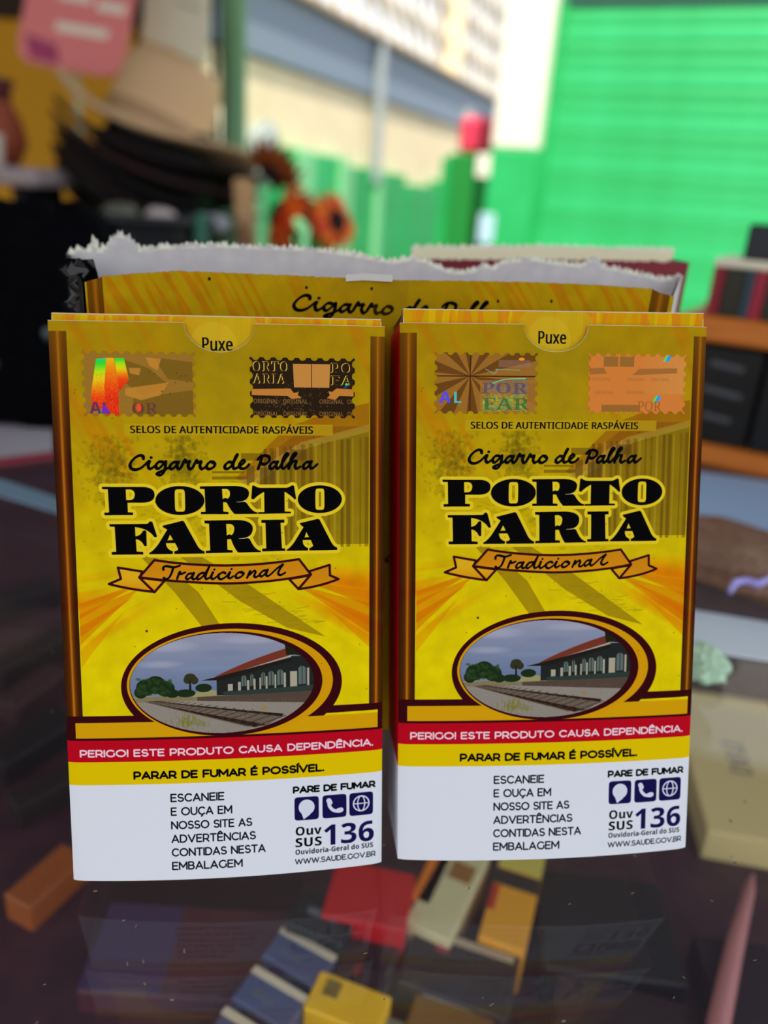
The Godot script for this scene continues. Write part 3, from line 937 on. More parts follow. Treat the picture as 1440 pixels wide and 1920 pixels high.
func tube(st: SurfaceTool, path: Array, radii: Array, seg := 10) -> SurfaceTool:
	var grid := []
	for i in path.size():
		var t: Vector3 = (path[mini(i + 1, path.size() - 1)] - path[maxi(i - 1, 0)]).normalized()
		var s := t.cross(Vector3.UP if absf(t.y) < 0.9 else Vector3.RIGHT).normalized()
		var b := s.cross(t)
		var row := []
		for k in seg + 1:
			var an := TAU * k / seg
			row.append(path[i] + (s * cos(an) - b * sin(an)) * radii[mini(i, radii.size() - 1)])
		grid.append(row)
	for e in [0, -1]:
		var mid: Vector3 = path[e]
		var ring := []
		for k in seg + 1:
			ring.append(mid)
		if e == 0:
			grid.push_front(ring)
		else:
			grid.push_back(ring)
	grid_surface(st, grid, true)
	return st


# a flat outline in x and y given thickness along z (front at z = depth)
func slab(st: SurfaceTool, poly: PackedVector2Array, depth: float, front_only_uv := Rect2(0, 0, 1, 1)) -> SurfaceTool:
	var lo := Vector2(1e9, 1e9)
	var hi := Vector2(-1e9, -1e9)
	for p in poly:
		lo = lo.min(p)
		hi = hi.max(p)
	var idx := Geometry2D.triangulate_polygon(poly)
	for f in [[depth, Vector3.BACK], [0.0, Vector3.FORWARD]]:
		for t in range(0, idx.size(), 3):
			var ps := []
			var us := []
			for k in 3:
				var p := poly[idx[t + k]]
				ps.append(Vector3(p.x, p.y, f[0]))
				us.append(Vector2((p.x - lo.x) / (hi.x - lo.x), (hi.y - p.y) / (hi.y - lo.y)))
			tri3(st, ps, [f[1], f[1], f[1]], us)
	var turn := 1.0 if Geometry2D.is_polygon_clockwise(poly) else -1.0
	for i in poly.size():
		var p := poly[i]
		var q := poly[(i + 1) % poly.size()]
		var n2 := (q - p).orthogonal() * -turn
		quad(st, Vector3(p.x, p.y, depth), Vector3(q.x, q.y, depth), Vector3(q.x, q.y, 0), Vector3(p.x, p.y, 0), Vector3(n2.x, n2.y, 0), [Vector2(0, 0), Vector2(0.01, 0), Vector2(0.01, 0.01), Vector2(0, 0.01)])
	return st


# a lumpy closed body: half sizes, squareness and dents
func lump(half: Vector3, square: float, dents: float, which: int) -> ArrayMesh:
	var st := begin()
	var n := noise(1.0, which)
	var grid := []
	for i in 25:
		var row := []
		var v := PI * (i / 24.0 - 0.5)
		for k in 41:
			var u := -TAU * (k % 40) / 40.0
			var d := Vector3(signf(cos(v) * cos(u)) * pow(absf(cos(v)), square) * pow(absf(cos(u)), square), signf(sin(v)) * pow(absf(sin(v)), square), pow(absf(cos(v)), square) * signf(sin(u)) * pow(absf(sin(u)), square))
			var f := 1.0 + dents * n.get_noise_3d(d.x * 2.2, d.y * 2.2, d.z * 2.2)
			row.append(d * half * f + Vector3(0, half.y, 0))
		grid.append(row)
	grid_surface(st, grid, true)
	return st.commit()


# ------------------------------------------------------------------ the packs
const PACK := Vector3(0.062, 0.1095, 0.023)


func swell(u: float, v: float) -> float:      # how far the front stands out, all in millimetres
	var s := u / 31.0 - 1.0
	var t := v / 109.5
	return 2.0 * (1.0 - s * s) * (0.15 + 0.85 * t * t) - 0.45 * pow(absf(s), 40.0)


func notch(u: float) -> float:
	var k := (u - 30.95) / 6.5
	return 5.3 * sqrt(1.0 - k * k) if absf(k) < 1.0 else 0.0


func make_pack(label: String, where: Transform3D, raised: float, seals: Array) -> void:
	var t := thing("cigarette_pack", label, "cigarette pack", where, "packs leaning on the display carton")
	var mm := func(u: float, v: float, z: float) -> Vector3: return Vector3(u - 31.0, 109.5 - v, z) * 0.001
	# printed front with the thumb notch cut out of its top edge
	var us := []
	for i in 25:
		us.append(24.4 * i / 24.0)
	for i in range(1, 31):
		us.append(30.95 - 6.5 * cos(PI * i / 30.0))
	for i in range(1, 25):
		us.append(37.45 + 24.55 * i / 24.0)
	us.insert(1, 0.25)
	us.insert(us.size() - 1, 61.75)
	var grid := []
	var uvs := []
	for j in 46:
		var row := []
		var ur := []
		for u in us:
			var v := lerpf(109.5, notch(u), j / 45.0)
			row.append(mm.call(u, v, swell(u, v)))
			ur.append(Vector2(u / 62.0, v / 109.5))
		grid.append(row)
		uvs.append(ur)
	var st := begin()
	grid_surface(st, grid, false, uvs)
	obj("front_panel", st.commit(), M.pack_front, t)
	# bare board on the cut edge
	st = begin()
	for i in us.size() - 1:
		var a: float = us[i]
		var b: float = us[i + 1]
		var va := notch(a)
		var vb := notch(b)
		var n := Vector3(0, 1, 0) if va == 0.0 and vb == 0.0 else (Vector3(30.95 - (a + b) / 2, (va + vb) / 2 + 1.0, 0) * Vector3(1, 1, 0)).normalized()
		quad(st, mm.call(a, va, swell(a, va)), mm.call(b, vb, swell(b, vb)), mm.call(b, vb, swell(b, vb) - 0.45), mm.call(a, va, swell(a, va) - 0.45), n)
		quad(st, mm.call(a, va - 0.04, swell(a, va) + 0.02), mm.call(b, vb - 0.04, swell(b, vb) + 0.02), mm.call(b, vb + 0.05, swell(b, vb) + 0.02), mm.call(a, va + 0.05, swell(a, va) + 0.02), Vector3(0, 0.5, 1))
	obj("cut_edge", st.commit(), M.board_edge, t)
	for s in [0.0, 62.0]:
		st = begin()
		var out := Vector3.LEFT if s == 0.0 else Vector3.RIGHT
		var f := -0.45
		var uv := [Vector2(1, 0), Vector2(0, 0), Vector2(0, 1), Vector2(1, 1)] if s == 0.0 else [Vector2(0, 0), Vector2(1, 0), Vector2(1, 1), Vector2(0, 1)]
		quad(st, mm.call(s, 0, f), mm.call(s, 0, -23), mm.call(s, 109.5, -23), mm.call(s, 109.5, f), out, [uv[0], uv[1], uv[2], uv[3]])
		obj("side_panel", st.commit(), M.pack_side, t)
	st = begin()
	quad(st, mm.call(62, 0, -23), mm.call(0, 0, -23), mm.call(0, 109.5, -23), mm.call(62, 109.5, -23), Vector3.FORWARD)
	obj("back_panel", st.commit(), M.pack_plain, t)
	st = begin()
	for i in us.size() - 1:
		quad(st, mm.call(us[i], 109.5, swell(us[i], 109.5)), mm.call(us[i + 1], 109.5, swell(us[i + 1], 109.5)), mm.call(us[i + 1], 109.5, -23), mm.call(us[i], 109.5, -23), Vector3.DOWN)
	obj("base_panel", st.commit(), M.board_edge, t)
	# the inner tray that is pulled out by the half-round tab
	var tray := obj("inner_tray", begin_tray(raised), M.pack_side_dark, t)
	st = begin()
	quad(st, mm.call(0.7, -raised, -0.55), mm.call(61.3, -raised, -0.55), mm.call(61.3, 14.0 - raised, -0.55), mm.call(0.7, 14.0 - raised, -0.55), Vector3.BACK)
	var tab := obj("pull_tab", st.commit(), M.pack_tray, tray)
	tab.set_meta("label", "yellow pull tab printed Puxe")
	st = begin()
	tube(st, [mm.call(0.7, -raised, -0.6), mm.call(61.3, -raised, -0.6)], [0.00013], 6)
	for u in [0.75, 61.25]:
		tube(st, [mm.call(u, 0.0, -0.6), mm.call(u, -raised, -0.6), mm.call(u, -0.2, -7.0)], [0.00014], 5)
	obj("tray_edge", st.commit(), M.board_edge, tray)
	# scalloped foil seals stuck on the front
	for k in 2:
		var sd: Array = seals[k]
		var c := Vector2(sd[0] + sd[2] / 2, sd[1] + sd[3] / 2)
		var poly := PackedVector2Array()
		var teeth := [int(round(sd[2] / 2.1)), int(round(sd[3] / 2.1))]
		var corners := [Vector2(sd[0], sd[1]), Vector2(sd[0] + sd[2], sd[1]), Vector2(sd[0] + sd[2], sd[1] + sd[3]), Vector2(sd[0], sd[1] + sd[3])]
		for e in 4:
			var a: Vector2 = corners[e]
			var b: Vector2 = corners[(e + 1) % 4]
			var n := (b - a).orthogonal().normalized()
			if n.dot(c - a) < 0:
				n = -n
			var count: int = teeth[e % 2]
			for i in count * 12:
				var f := float(i) / (count * 12)
				var bite := (fposmod(f * count, 1.0) - 0.5) / 0.3
				poly.append(a.lerp(b, f) + n * 0.55 * sqrt(maxf(0.0, 1.0 - bite * bite)))
		st = begin()
		var idx := Geometry2D.triangulate_polygon(poly)
		for i in range(0, idx.size(), 3):
			var ps := []
			var uq := []
			for q in 3:
				var p := poly[idx[i + q]]
				ps.append(mm.call(p.x, p.y, swell(p.x, p.y) + 0.11))
				uq.append(Vector2((p.x - sd[0]) / sd[2], (p.y - sd[1]) / sd[3]))
			tri3(st, ps, [Vector3.BACK, Vector3.BACK, Vector3.BACK], uq)
		for i in poly.size():
			var p := poly[i]
			var q := poly[(i + 1) % poly.size()]
			var n := (q - p).orthogonal().normalized()
			if n.dot(p - c) < 0:
				n = -n
			quad(st, mm.call(p.x, p.y, swell(p.x, p.y) + 0.11), mm.call(q.x, q.y, swell(q.x, q.y) + 0.11), mm.call(q.x, q.y, swell(q.x, q.y) - 0.05), mm.call(p.x, p.y, swell(p.x, p.y) - 0.05), Vector3(n.x, -n.y, 0.5), [Vector2(0.5, 0.02), Vector2(0.5, 0.02), Vector2(0.5, 0.02), Vector2(0.5, 0.02)])
		var seal := obj("foil_seal", st.commit(), M["seal_%d" % sd[4]], t)
		seal.set_meta("label", sd[5])


func begin_tray(raised: float) -> ArrayMesh:
	return box(begin(), Vector3(0.0606, 0.07, 0.0215), 0.0002, Transform3D(Basis.IDENTITY, Vector3(0, 0.1095 + raised * 0.001 - 0.0703, -0.0114))).commit()


# ------------------------------------------------------------------ torn cartons
# a standing sheet: along x, its top follows the profile (x, height), torn by jag; printed in front
func torn_sheet(profile: PackedVector2Array, thick: float, jag: float, which: int) -> ArrayMesh:
	var n := noise(0.55, which)
	var top := PackedVector2Array()
	var k := 0
	var x := profile[0].x
	while x < profile[-1].x:
		while k + 2 < profile.size() and profile[k + 1].x < x:
			k += 1
		var f := (x - profile[k].x) / (profile[k + 1].x - profile[k].x)
		top.append(Vector2(x, lerpf(profile[k].y, profile[k + 1].y, f) + jag * (n.get_noise_1d(x * 3000.0) + 0.6 * n.get_noise_1d(x * 9000.0 + 50))))
		x += 0.0006
	top.append(profile[-1])
	var st := begin()
	var h := 0.0
	for p in top:
		h = maxf(h, p.y)
	var x0 := profile[0].x
	var w := profile[-1].x - x0
	for i in top.size() - 1:
		var a := top[i]
		var b := top[i + 1]
		for s in [[thick, Vector3.BACK], [0.0, Vector3.FORWARD]]:
			quad(st, Vector3(a.x, a.y, s[0]), Vector3(b.x, b.y, s[0]), Vector3(b.x, 0, s[0]), Vector3(a.x, 0, s[0]), s[1], [Vector2((a.x - x0) / w, (h - a.y) / 0.06), Vector2((b.x - x0) / w, (h - b.y) / 0.06), Vector2((b.x - x0) / w, h / 0.06), Vector2((a.x - x0) / w, h / 0.06)])
		quad(st, Vector3(a.x, a.y, thick), Vector3(b.x, b.y, thick), Vector3(b.x, b.y, 0), Vector3(a.x, a.y, 0), Vector3(-(b.y - a.y), b.x - a.x, 0), [Vector2(0.5, 0.99), Vector2(0.5, 0.99), Vector2(0.5, 0.99), Vector2(0.5, 0.99)])
	for e in [top[0], top[-1]]:
		quad(st, Vector3(e.x, e.y, thick), Vector3(e.x, e.y, 0), Vector3(e.x, 0, 0), Vector3(e.x, 0, thick), Vector3.LEFT if e == top[0] else Vector3.RIGHT)
	return st.commit()


# a ragged fringe of torn paper fibre along the same profile
func torn_fringe(profile: PackedVector2Array, thick: float, size: float, which: int) -> ArrayMesh:
	var r := RandomNumberGenerator.new()
	r.seed = which
	var st := begin()
	for k in profile.size() - 1:
		var a := profile[k]
		var b := profile[k + 1]
		var m := maxi(1, int((b - a).length() / 0.0008))
		for i in m:
			var p := a.lerp(b, (i + r.randf()) / m)
			var w := r.randf_range(0.0004, 0.0012)
			var tip := Vector3(p.x + r.randf_range(-0.0008, 0.0008), p.y + r.randf_range(0.3, 1.0) * size, thick * r.randf_range(-1.0, 2.0))
			var l := Vector3(p.x - w, p.y - 0.0008, thick * 1.1)
			var rr := Vector3(p.x + w, p.y - 0.0008, thick * 1.1)
			var bk := Vector3(p.x, p.y - 0.0008, -thick * 0.2)
			for t in [[l, rr, tip, Vector3(0, 0.3, 1)], [rr, bk, tip, Vector3(1, 0.3, -1)], [bk, l, tip, Vector3(-1, 0.3, -1)]]:
				var n: Vector3 = t[3].normalized()
				tri3(st, [t[0], t[1], t[2]], [n, n, n], [Vector2.ZERO, Vector2.ZERO, Vector2.ZERO])
	return st.commit()


func yawed(p: Vector3, yaw_deg: float) -> Transform3D:
	return Transform3D(Basis(Vector3.UP, deg_to_rad(yaw_deg)), p)


# height profile (along, above the counter) of photographed points that lie in a standing plane
func profile_in(points: Array, frame: Transform3D) -> PackedVector2Array:
	var out := PackedVector2Array()
	var inv := frame.affine_inverse()
	for p in points:
		var q := inv * on_plane(p[0], p[1], frame.origin, frame.basis.z)
		out.append(Vector2(q.x, q.y))
	return out


# ------------------------------------------------------------------ the scene
func _ready() -> void:
	rng.seed = 20
	# camera
	var cam := Camera3D.new()
	cam.name = "camera"
	add_child(cam)
	cam.transform = Transform3D(CAM.orthonormalized(), EYE)
	var lens := CameraAttributesPhysical.new()
	lens.frustum_focal_length = 18.2
	lens.frustum_near = 0.01
	lens.frustum_far = 200.0
	lens.frustum_focus_distance = 0.150
	lens.exposure_aperture = 5.6
	cam.attributes = lens
	# sky, sun and exposure
	var sky := ProceduralSkyMaterial.new()
	sky.sky_top_color = Color(0.88, 0.93, 1.0)
	sky.sky_horizon_color = Color(0.98, 0.98, 0.96)
	sky.ground_horizon_color = Color(0.45, 0.42, 0.38)
	sky.ground_bottom_color = Color(0.35, 0.32, 0.30)
	sky.sun_angle_max = 1.0
	var env := Environment.new()
	env.background_mode = Environment.BG_SKY
	env.sky = Sky.new()
	env.sky.sky_material = sky
	env.background_energy_multiplier = 1.45
	env.tonemap_mode = Environment.TONE_MAPPER_LINEAR
	env.tonemap_exposure = 1.0
	env.sdfgi_enabled = true
	env.ssao_enabled = true
	env.ssil_enabled = true
	var we := WorldEnvironment.new()
	we.name = "daylight"
	we.environment = env
	add_child(we)
	var sun := DirectionalLight3D.new()
	sun.name = "sun"
	sun.light_energy = 2.2
	sun.light_color = Color(1.0, 0.96, 0.88)
	sun.light_angular_distance = 0.6
	sun.shadow_enabled = true
	add_child(sun)
	sun.transform = Transform3D(Basis.looking_at(Vector3(-0.22, -0.8, -0.5).normalized()), Vector3(0, 4, 0))
	materials()
	hall()
	counter()
	far_stall()
	rack_and_boxes()
	display_case()
	carton()
	packs()


func materials() -> void:
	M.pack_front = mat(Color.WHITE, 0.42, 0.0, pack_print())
	M.pack_front.metallic_specular = 0.1
	M.pack_side = mat(Color.WHITE, 0.45, 0.0, side_print())
	M.pack_side_dark = mat(Color(0.30, 0.05, 0.07), 0.6)
	M.pack_plain = mat(Color(0.72, 0.56, 0.05), 0.5)
	M.pack_tray = mat(Color.WHITE, 0.42, 0.0, tray_print())
	M.pack_tray.metallic_specular = 0.1
	M.pack_side.metallic_specular = 0.25
	M.board_edge = mat(Color(0.90, 0.82, 0.66), 0.8)
	for i in 4:
		var m := mat(Color.WHITE, 0.36, 0.3, seal_print(i))
		m.metallic_specular = 0.15
		var n := NoiseTexture2D.new()
		n.width = 256
		n.height = 256
		n.noise = noise(0.03, 40 + i)
		m.heightmap_enabled = true
		m.heightmap_texture = n
		m.heightmap_scale = 0.006
		M["seal_%d" % i] = m
	M.carton = mat(Color.WHITE, 0.4, 0.0, carton_print())
	M.carton.metallic_specular = 0.12
	M.carton_white = grained(Color(0.82, 0.79, 0.79), Color(0.88, 0.85, 0.84), 0.85, Vector3(30, 30, 30))
	M.torn = mat(Color(0.97, 0.95, 0.86), 0.95)
	M.glass = mat(Color(0.75, 0.70, 0.80, 0.02), 0.03)
	M.glass.transparency = BaseMaterial3D.TRANSPARENCY_ALPHA
	M.glass.metallic_specular = 0.36
	M.black = mat(Color(0.10, 0.10, 0.115), 0.5)
	M.black_cloth = grained(Color(0.02, 0.02, 0.03), Color(0.06, 0.06, 0.075), 0.9, Vector3(20, 20, 20), 0.03, 0.1)
	M.wood = grained(Color(0.82, 0.43, 0.12), Color(0.92, 0.54, 0.18), 0.5, Vector3(4, 40, 40))
	M.dark_wood = grained(Color(0.20, 0.12, 0.07), Color(0.30, 0.18, 0.11), 0.6, Vector3(3, 30, 30))
	M.black.metallic_specular = 0.2
	M.black_cloth.metallic_specular = 0.1
	M.paper = mat(Color(0.86, 0.87, 0.88), 0.8)


func hall() -> void:
	var green := grained(Color(0.12, 0.66, 0.36), Color(0.16, 0.72, 0.42), 0.5, Vector3(0.6, 0.6, 0.6))
	var greens := [green, grained(Color(0.13, 0.69, 0.39), Color(0.18, 0.75, 0.46), 0.5, Vector3(0.6, 0.6, 0.6)), grained(Color(0.11, 0.64, 0.34), Color(0.15, 0.70, 0.40), 0.5, Vector3(0.6, 0.6, 0.6))]
	var green_dark := grained(Color(0.06, 0.60, 0.31), Color(0.09, 0.68, 0.37), 0.55, Vector3(0.8, 0.8, 0.8))
	var green_pale := mat(Color(0.50, 0.80, 0.58), 0.6)
	var cream := grained(Color(0.93, 0.85, 0.71), Color(0.97, 0.90, 0.77), 0.85, Vector3(0.7, 0.7, 0.7))
	var white := mat(Color(0.92, 0.91, 0.86), 0.8)
	var steel := mat(Color(0.50, 0.56, 0.64), 0.55)
	struct("floor", box_mesh(Vector3(16, 0.2, 18), 0.01), grained(Color(0.46, 0.43, 0.40), Color(0.54, 0.50, 0.46), 0.7, Vector3(1, 1, 1)), Transform3D(Basis.IDENTITY, Vector3(0, -0.2, -3)))
	struct("added_roof", box_mesh(Vector3(2.95, 0.15, 3.5), 0.01), grained(Color(0.34, 0.27, 0.22), Color(0.42, 0.34, 0.28), 0.8, Vector3(1, 1, 1)), Transform3D(Basis.IDENTITY, Vector3(-0.575, 2.45, -0.55)))  # unseen stall roof, added and sized to shade the counter
	struct("added_wall", box_mesh(Vector3(0.2, 3.4, 3.3), 0.01), grained(Color(0.42, 0.36, 0.30), Color(0.50, 0.43, 0.36), 0.85, Vector3(0.8, 0.8, 0.8)), Transform3D(Basis.IDENTITY, Vector3(-2.3, 0, -0.74)))  # added out of view to keep sky reflections off the glass
	# end wall with the roller shutter
	var zs := -4.5
	struct("wall_end", box_mesh(Vector3(0.3, 3.4, 0.25), 0.01), white, Transform3D(Basis.IDENTITY, Vector3(2.75, 0, zs - 0.1)))
	var door := struct("door_1", box_mesh(Vector3(3.5, 0.36, 0.16), 0.01), mat(Color(0.16, 0.30, 0.30), 0.6), Transform3D(Basis.IDENTITY, Vector3(0.83, 2.05, zs - 0.08)))
	door.set_meta("label", "green roller shutter closed across the end of the hall")
	var slat_shape := begin()
	var prof := PackedVector2Array()
	for i in 13:
		var f := i / 12.0
		prof.append(Vector2(f * 0.0625, 0.005 * sin(PI * f)))
	for i in 12:
		var a := prof[i]
		var b := prof[i + 1]
		var n := Vector3(0, -(b.y - a.y), b.x - a.x)
		quad(slat_shape, Vector3(-1.73, a.x, a.y), Vector3(1.73, a.x, a.y), Vector3(1.73, b.x, b.y), Vector3(-1.73, b.x, b.y), n)
	quad(slat_shape, Vector3(-1.73, 0.0625, 0), Vector3(1.73, 0.0625, 0), Vector3(1.73, 0.0625, -0.006), Vector3(-1.73, 0.0625, -0.006), Vector3.UP)
	quad(slat_shape, Vector3(-1.73, 0, 0), Vector3(1.73, 0, 0), Vector3(1.73, 0, -0.006), Vector3(-1.73, 0, -0.006), Vector3.DOWN)
	quad(slat_shape, Vector3(-1.73, 0, -0.006), Vector3(1.73, 0, -0.006), Vector3(1.73, 0.0655, -0.006), Vector3(-1.73, 0.0655, -0.006), Vector3.FORWARD)
	var slat := slat_shape.commit()
	for i in 32:
		obj("slat", slat, greens[(i * 5) % 3], door, Transform3D(Basis.IDENTITY, Vector3(0, 0.0655 * i - 2.05, 0.065)))
	for x in [-1.75, 1.75]:
		obj("guide_rail", box_mesh(Vector3(0.07, 2.07, 0.1), 0.005), green_dark, door, Transform3D(Basis.IDENTITY, Vector3(x, -2.05, 0.06)))
	struct("wall_back", box_mesh(Vector3(4.2, 1.2, 0.16), 0.01), white, Transform3D(Basis.IDENTITY, Vector3(0.83, 2.41, zs - 0.08)))
	# square pillar: whitewashed above, green below
	var pillar := struct("pillar", box_mesh(Vector3(0.24, 2.3, 0.3), 0.012), white, Transform3D(Basis.IDENTITY, Vector3(-1.045, 1.39, zs + 0.0)))
	obj("painted_dado", box_mesh(Vector3(0.25, 1.39, 0.31), 0.012), green, pillar, Transform3D(Basis.IDENTITY, Vector3(0, -1.39, 0)))
	tag(obj("paper_notice", box_mesh(Vector3(0.07, 0.11, 0.004), 0.001), white, null, yawed(Vector3(-1.19, 1.25, zs + 0.165), 0)), "small white notice pinned to the pillar's left edge below the whitewash", "notice")
	tag(obj("paper_notice", box_mesh(Vector3(0.08, 0.15, 0.004), 0.001), mat(Color(0.72, 0.85, 0.95), 0.7), null, yawed(Vector3(-1.14, 0.92, zs + 0.162), 0)), "pale blue notice low down on the green part of the pillar", "notice")
	# the long left wall: green stall fronts, cream plaster, steel girder, pierced blocks above
	var xw := -2.2
	var wall := struct("wall_left", box_mesh(Vector3(0.2, 1.70, 7.6), 0.01), cream, Transform3D(Basis.IDENTITY, Vector3(xw - 0.1, 0, -6.2)))
	obj("girder", box_mesh(Vector3(0.22, 0.31, 7.6), 0.01), steel, wall, Transform3D(Basis.IDENTITY, Vector3(0.02, 1.70, 0)))
	obj("girder_flange", box_mesh(Vector3(0.26, 0.03, 7.6), 0.004), mat(Color(0.70, 0.62, 0.52), 0.7), wall, Transform3D(Basis.IDENTITY, Vector3(0.05, 2.01, 0)))
	for z in [-5.15, -8.3]:
		var pipe := begin()
		tube(pipe, [Vector3(0.16, 1.2, z + 6.2), Vector3(0.16, 2.0, z + 6.2)], [0.035], 14)
		obj("downpipe", pipe.commit(), mat(Color(0.60, 0.64, 0.66), 0.5), wall)
	# pierced concrete blocks against the sky
	var ring := begin()
	var hole := PackedVector2Array()
	for k in 25:
		hole.append(Vector2(cos(TAU * k / 24), sin(TAU * k / 24)))
	for k in 24:
		var a := hole[k]
		var b := hole[k + 1]
		var sq_a := a / maxf(absf(a.x), absf(a.y))
		var sq_b := b / maxf(absf(b.x), absf(b.y))
		for s in [1.0, -1.0]:
			quad(ring, Vector3(s * 0.015, a.y * 0.1, a.x * 0.1), Vector3(s * 0.015, b.y * 0.1, b.x * 0.1), Vector3(s * 0.015, sq_b.y * 0.118, sq_b.x * 0.118), Vector3(s * 0.015, sq_a.y * 0.118, sq_a.x * 0.118), Vector3(s, 0, 0))
		quad(ring, Vector3(0.015, a.y * 0.1, a.x * 0.1), Vector3(0.015, b.y * 0.1, b.x * 0.1), Vector3(-0.015, b.y * 0.1, b.x * 0.1), Vector3(-0.015, a.y * 0.1, a.x * 0.1), Vector3(0, -a.y, -a.x))
		quad(ring, Vector3(0.015, sq_a.y * 0.118, sq_a.x * 0.118), Vector3(0.015, sq_b.y * 0.118, sq_b.x * 0.118), Vector3(-0.015, sq_b.y * 0.118, sq_b.x * 0.118), Vector3(-0.015, sq_a.y * 0.118, sq_a.x * 0.118), Vector3(0, sq_a.y, sq_a.x))
	var block := ring.commit()
	var concrete := [mat(Color(0.80, 0.76, 0.70), 0.9), mat(Color(0.76, 0.72, 0.66), 0.9), mat(Color(0.84, 0.80, 0.74), 0.9)]
	for j in 6:
		for i in 24:
			obj("block", block, concrete[(i * 7 + j * 3) % 3], wall, Transform3D(Basis.IDENTITY, Vector3(0.05, 2.16 + j * 0.24, 2.6 - i * 0.24)))
	obj("mullion", box_mesh(Vector3(0.2, 1.5, 0.1), 0.005), cream, wall, Transform3D(Basis.IDENTITY, Vector3(0.06, 2.04, -0.60)))
	# green stall fronts of different heights
	var fronts := [[-3.3, 0.55, 1.33, 0], [-3.86, 0.5, 1.33, 1], [-4.4, 0.5, 1.32, 0], [-4.95, 0.55, 1.28, 1], [-5.5, 0.5, 1.27, 2], [-6.1, 0.6, 1.21, 2], [-6.7, 0.55, 1.26, 2], [-7.4, 0.8, 1.17, 2], [-8.3, 0.9, 1.12, 2]]
	for f in fronts:
		var panel := obj("front_board", box_mesh(Vector3(0.05, f[2], f[1]), 0.006), [green, green_dark, green_dark][f[3]], wall, Transform3D(Basis.IDENTITY, Vector3(0.13, 0, f[0] + 6.2)))
		if f[3] < 2:
			for e in [-0.5, 0.5]:
				obj("stile", box_mesh(Vector3(0.03, f[2], 0.09), 0.004), green_pale, panel, Transform3D(Basis.IDENTITY, Vector3(0.04, 0, e * (f[1] - 0.05))))
	# odds and ends against that wall
	var post := thing("banded_post", "thin post painted red and white standing before the far green boards", "post", Transform3D(Basis.IDENTITY, Vector3(-1.92, 0, -6.4)))
	var bands := [[0.0, 0.92, Color(0.08, 0.5, 0.28)], [0.92, 0.08, Color(0.75, 0.08, 0.12)], [1.0, 0.14, Color(0.9, 0.85, 0.78)], [1.14, 0.12, Color(0.55, 0.62, 0.55)], [1.26, 0.16, Color(0.85, 0.40, 0.36)], [1.42, 0.35, Color(0.60, 0.64, 0.66)]]
	for b in bands:
		var st := begin()
		tube(st, [Vector3(0, b[0], 0), Vector3(0, b[0] + b[1], 0)], [0.045], 14)
		obj("band", st.commit(), mat(b[2], 0.6), post)
	var kiosk := thing("green_kiosk", "narrow green kiosk standing left of the pillar under a pink sign", "kiosk", Transform3D(Basis.IDENTITY, Vector3(-1.42, 0, -5.0)))
	obj("body", box_mesh(Vector3(0.26, 1.385, 0.3), 0.01), mat(Color(0.10, 0.52, 0.22), 0.5), kiosk)
	obj("side_post", box_mesh(Vector3(0.05, 1.36, 0.32), 0.006), green_dark, kiosk, Transform3D(Basis.IDENTITY, Vector3(-0.14, 0, 0.01)))
	tag(obj("pink_sign", box_mesh(Vector3(0.24, 0.20, 0.08), 0.03), mat(Color(0.93, 0.22, 0.36), 0.5), null, Transform3D(Basis.IDENTITY, Vector3(-1.40, 1.386, -4.95))), "blank pink sign box on top of the narrow green kiosk", "sign")
	var globe := SphereMesh.new()
	globe.radius = 0.11
	globe.height = 0.26
	tag(obj("white_bag", globe, mat(Color(0.95, 0.94, 0.86), 0.6), null, Transform3D(Basis.IDENTITY, Vector3(-2.09, 1.32, -3.27))), "round white bag hanging on the cream wall behind the dried flowers", "bag")
	var cloth := lump(Vector3(0.05, 0.13, 0.09), 0.7, 0.25, 61)
	tag(obj("grey_cloth", cloth, mat(Color(0.62, 0.66, 0.66), 0.8), null, Transform3D(Basis.IDENTITY, Vector3(-2.02, 1.14, -3.5))), "grey cloth bundle hanging beside the round white bag", "cloth")


func counter() -> void:
	var t := thing("display_counter", "glass-topped display counter that carries the packs and cartons", "counter", Transform3D(Basis.IDENTITY, Vector3(-0.1, 0, -0.33)))
	obj("glass_top", box_mesh(Vector3(1.5, 0.008, 0.9), 0.001), M.glass, t, Transform3D(Basis.IDENTITY, Vector3(0, GLASS - 0.008, 0)))
	obj("shelf", box_mesh(Vector3(1.46, 0.018, 0.86), 0.002), grained(Color(0.22, 0.11, 0.15), Color(0.32, 0.17, 0.20), 0.5, Vector3(8, 8, 8), 0.03), t, Transform3D(Basis.IDENTITY, Vector3(0, SHELF - 0.018, 0)))
	obj("base", box_mesh(Vector3(1.46, SHELF - 0.118, 0.86), 0.004), M.dark_wood, t, Transform3D(Basis.IDENTITY, Vector3(0, 0.1, 0)))
	obj("plinth", box_mesh(Vector3(1.38, 0.1, 0.78), 0.004), M.black, t)
	for x in [-0.735, 0.735]:
		obj("end_panel", box_mesh(Vector3(0.02, GLASS - 0.018, 0.86), 0.002), M.dark_wood, t, Transform3D(Basis.IDENTITY, Vector3(x, 0.01, 0)))
	obj("back_rail", box_mesh(Vector3(1.45, GLASS - 0.008 - SHELF, 0.015), 0.002), M.dark_wood, t, Transform3D(Basis.IDENTITY, Vector3(0, SHELF, -0.42)))


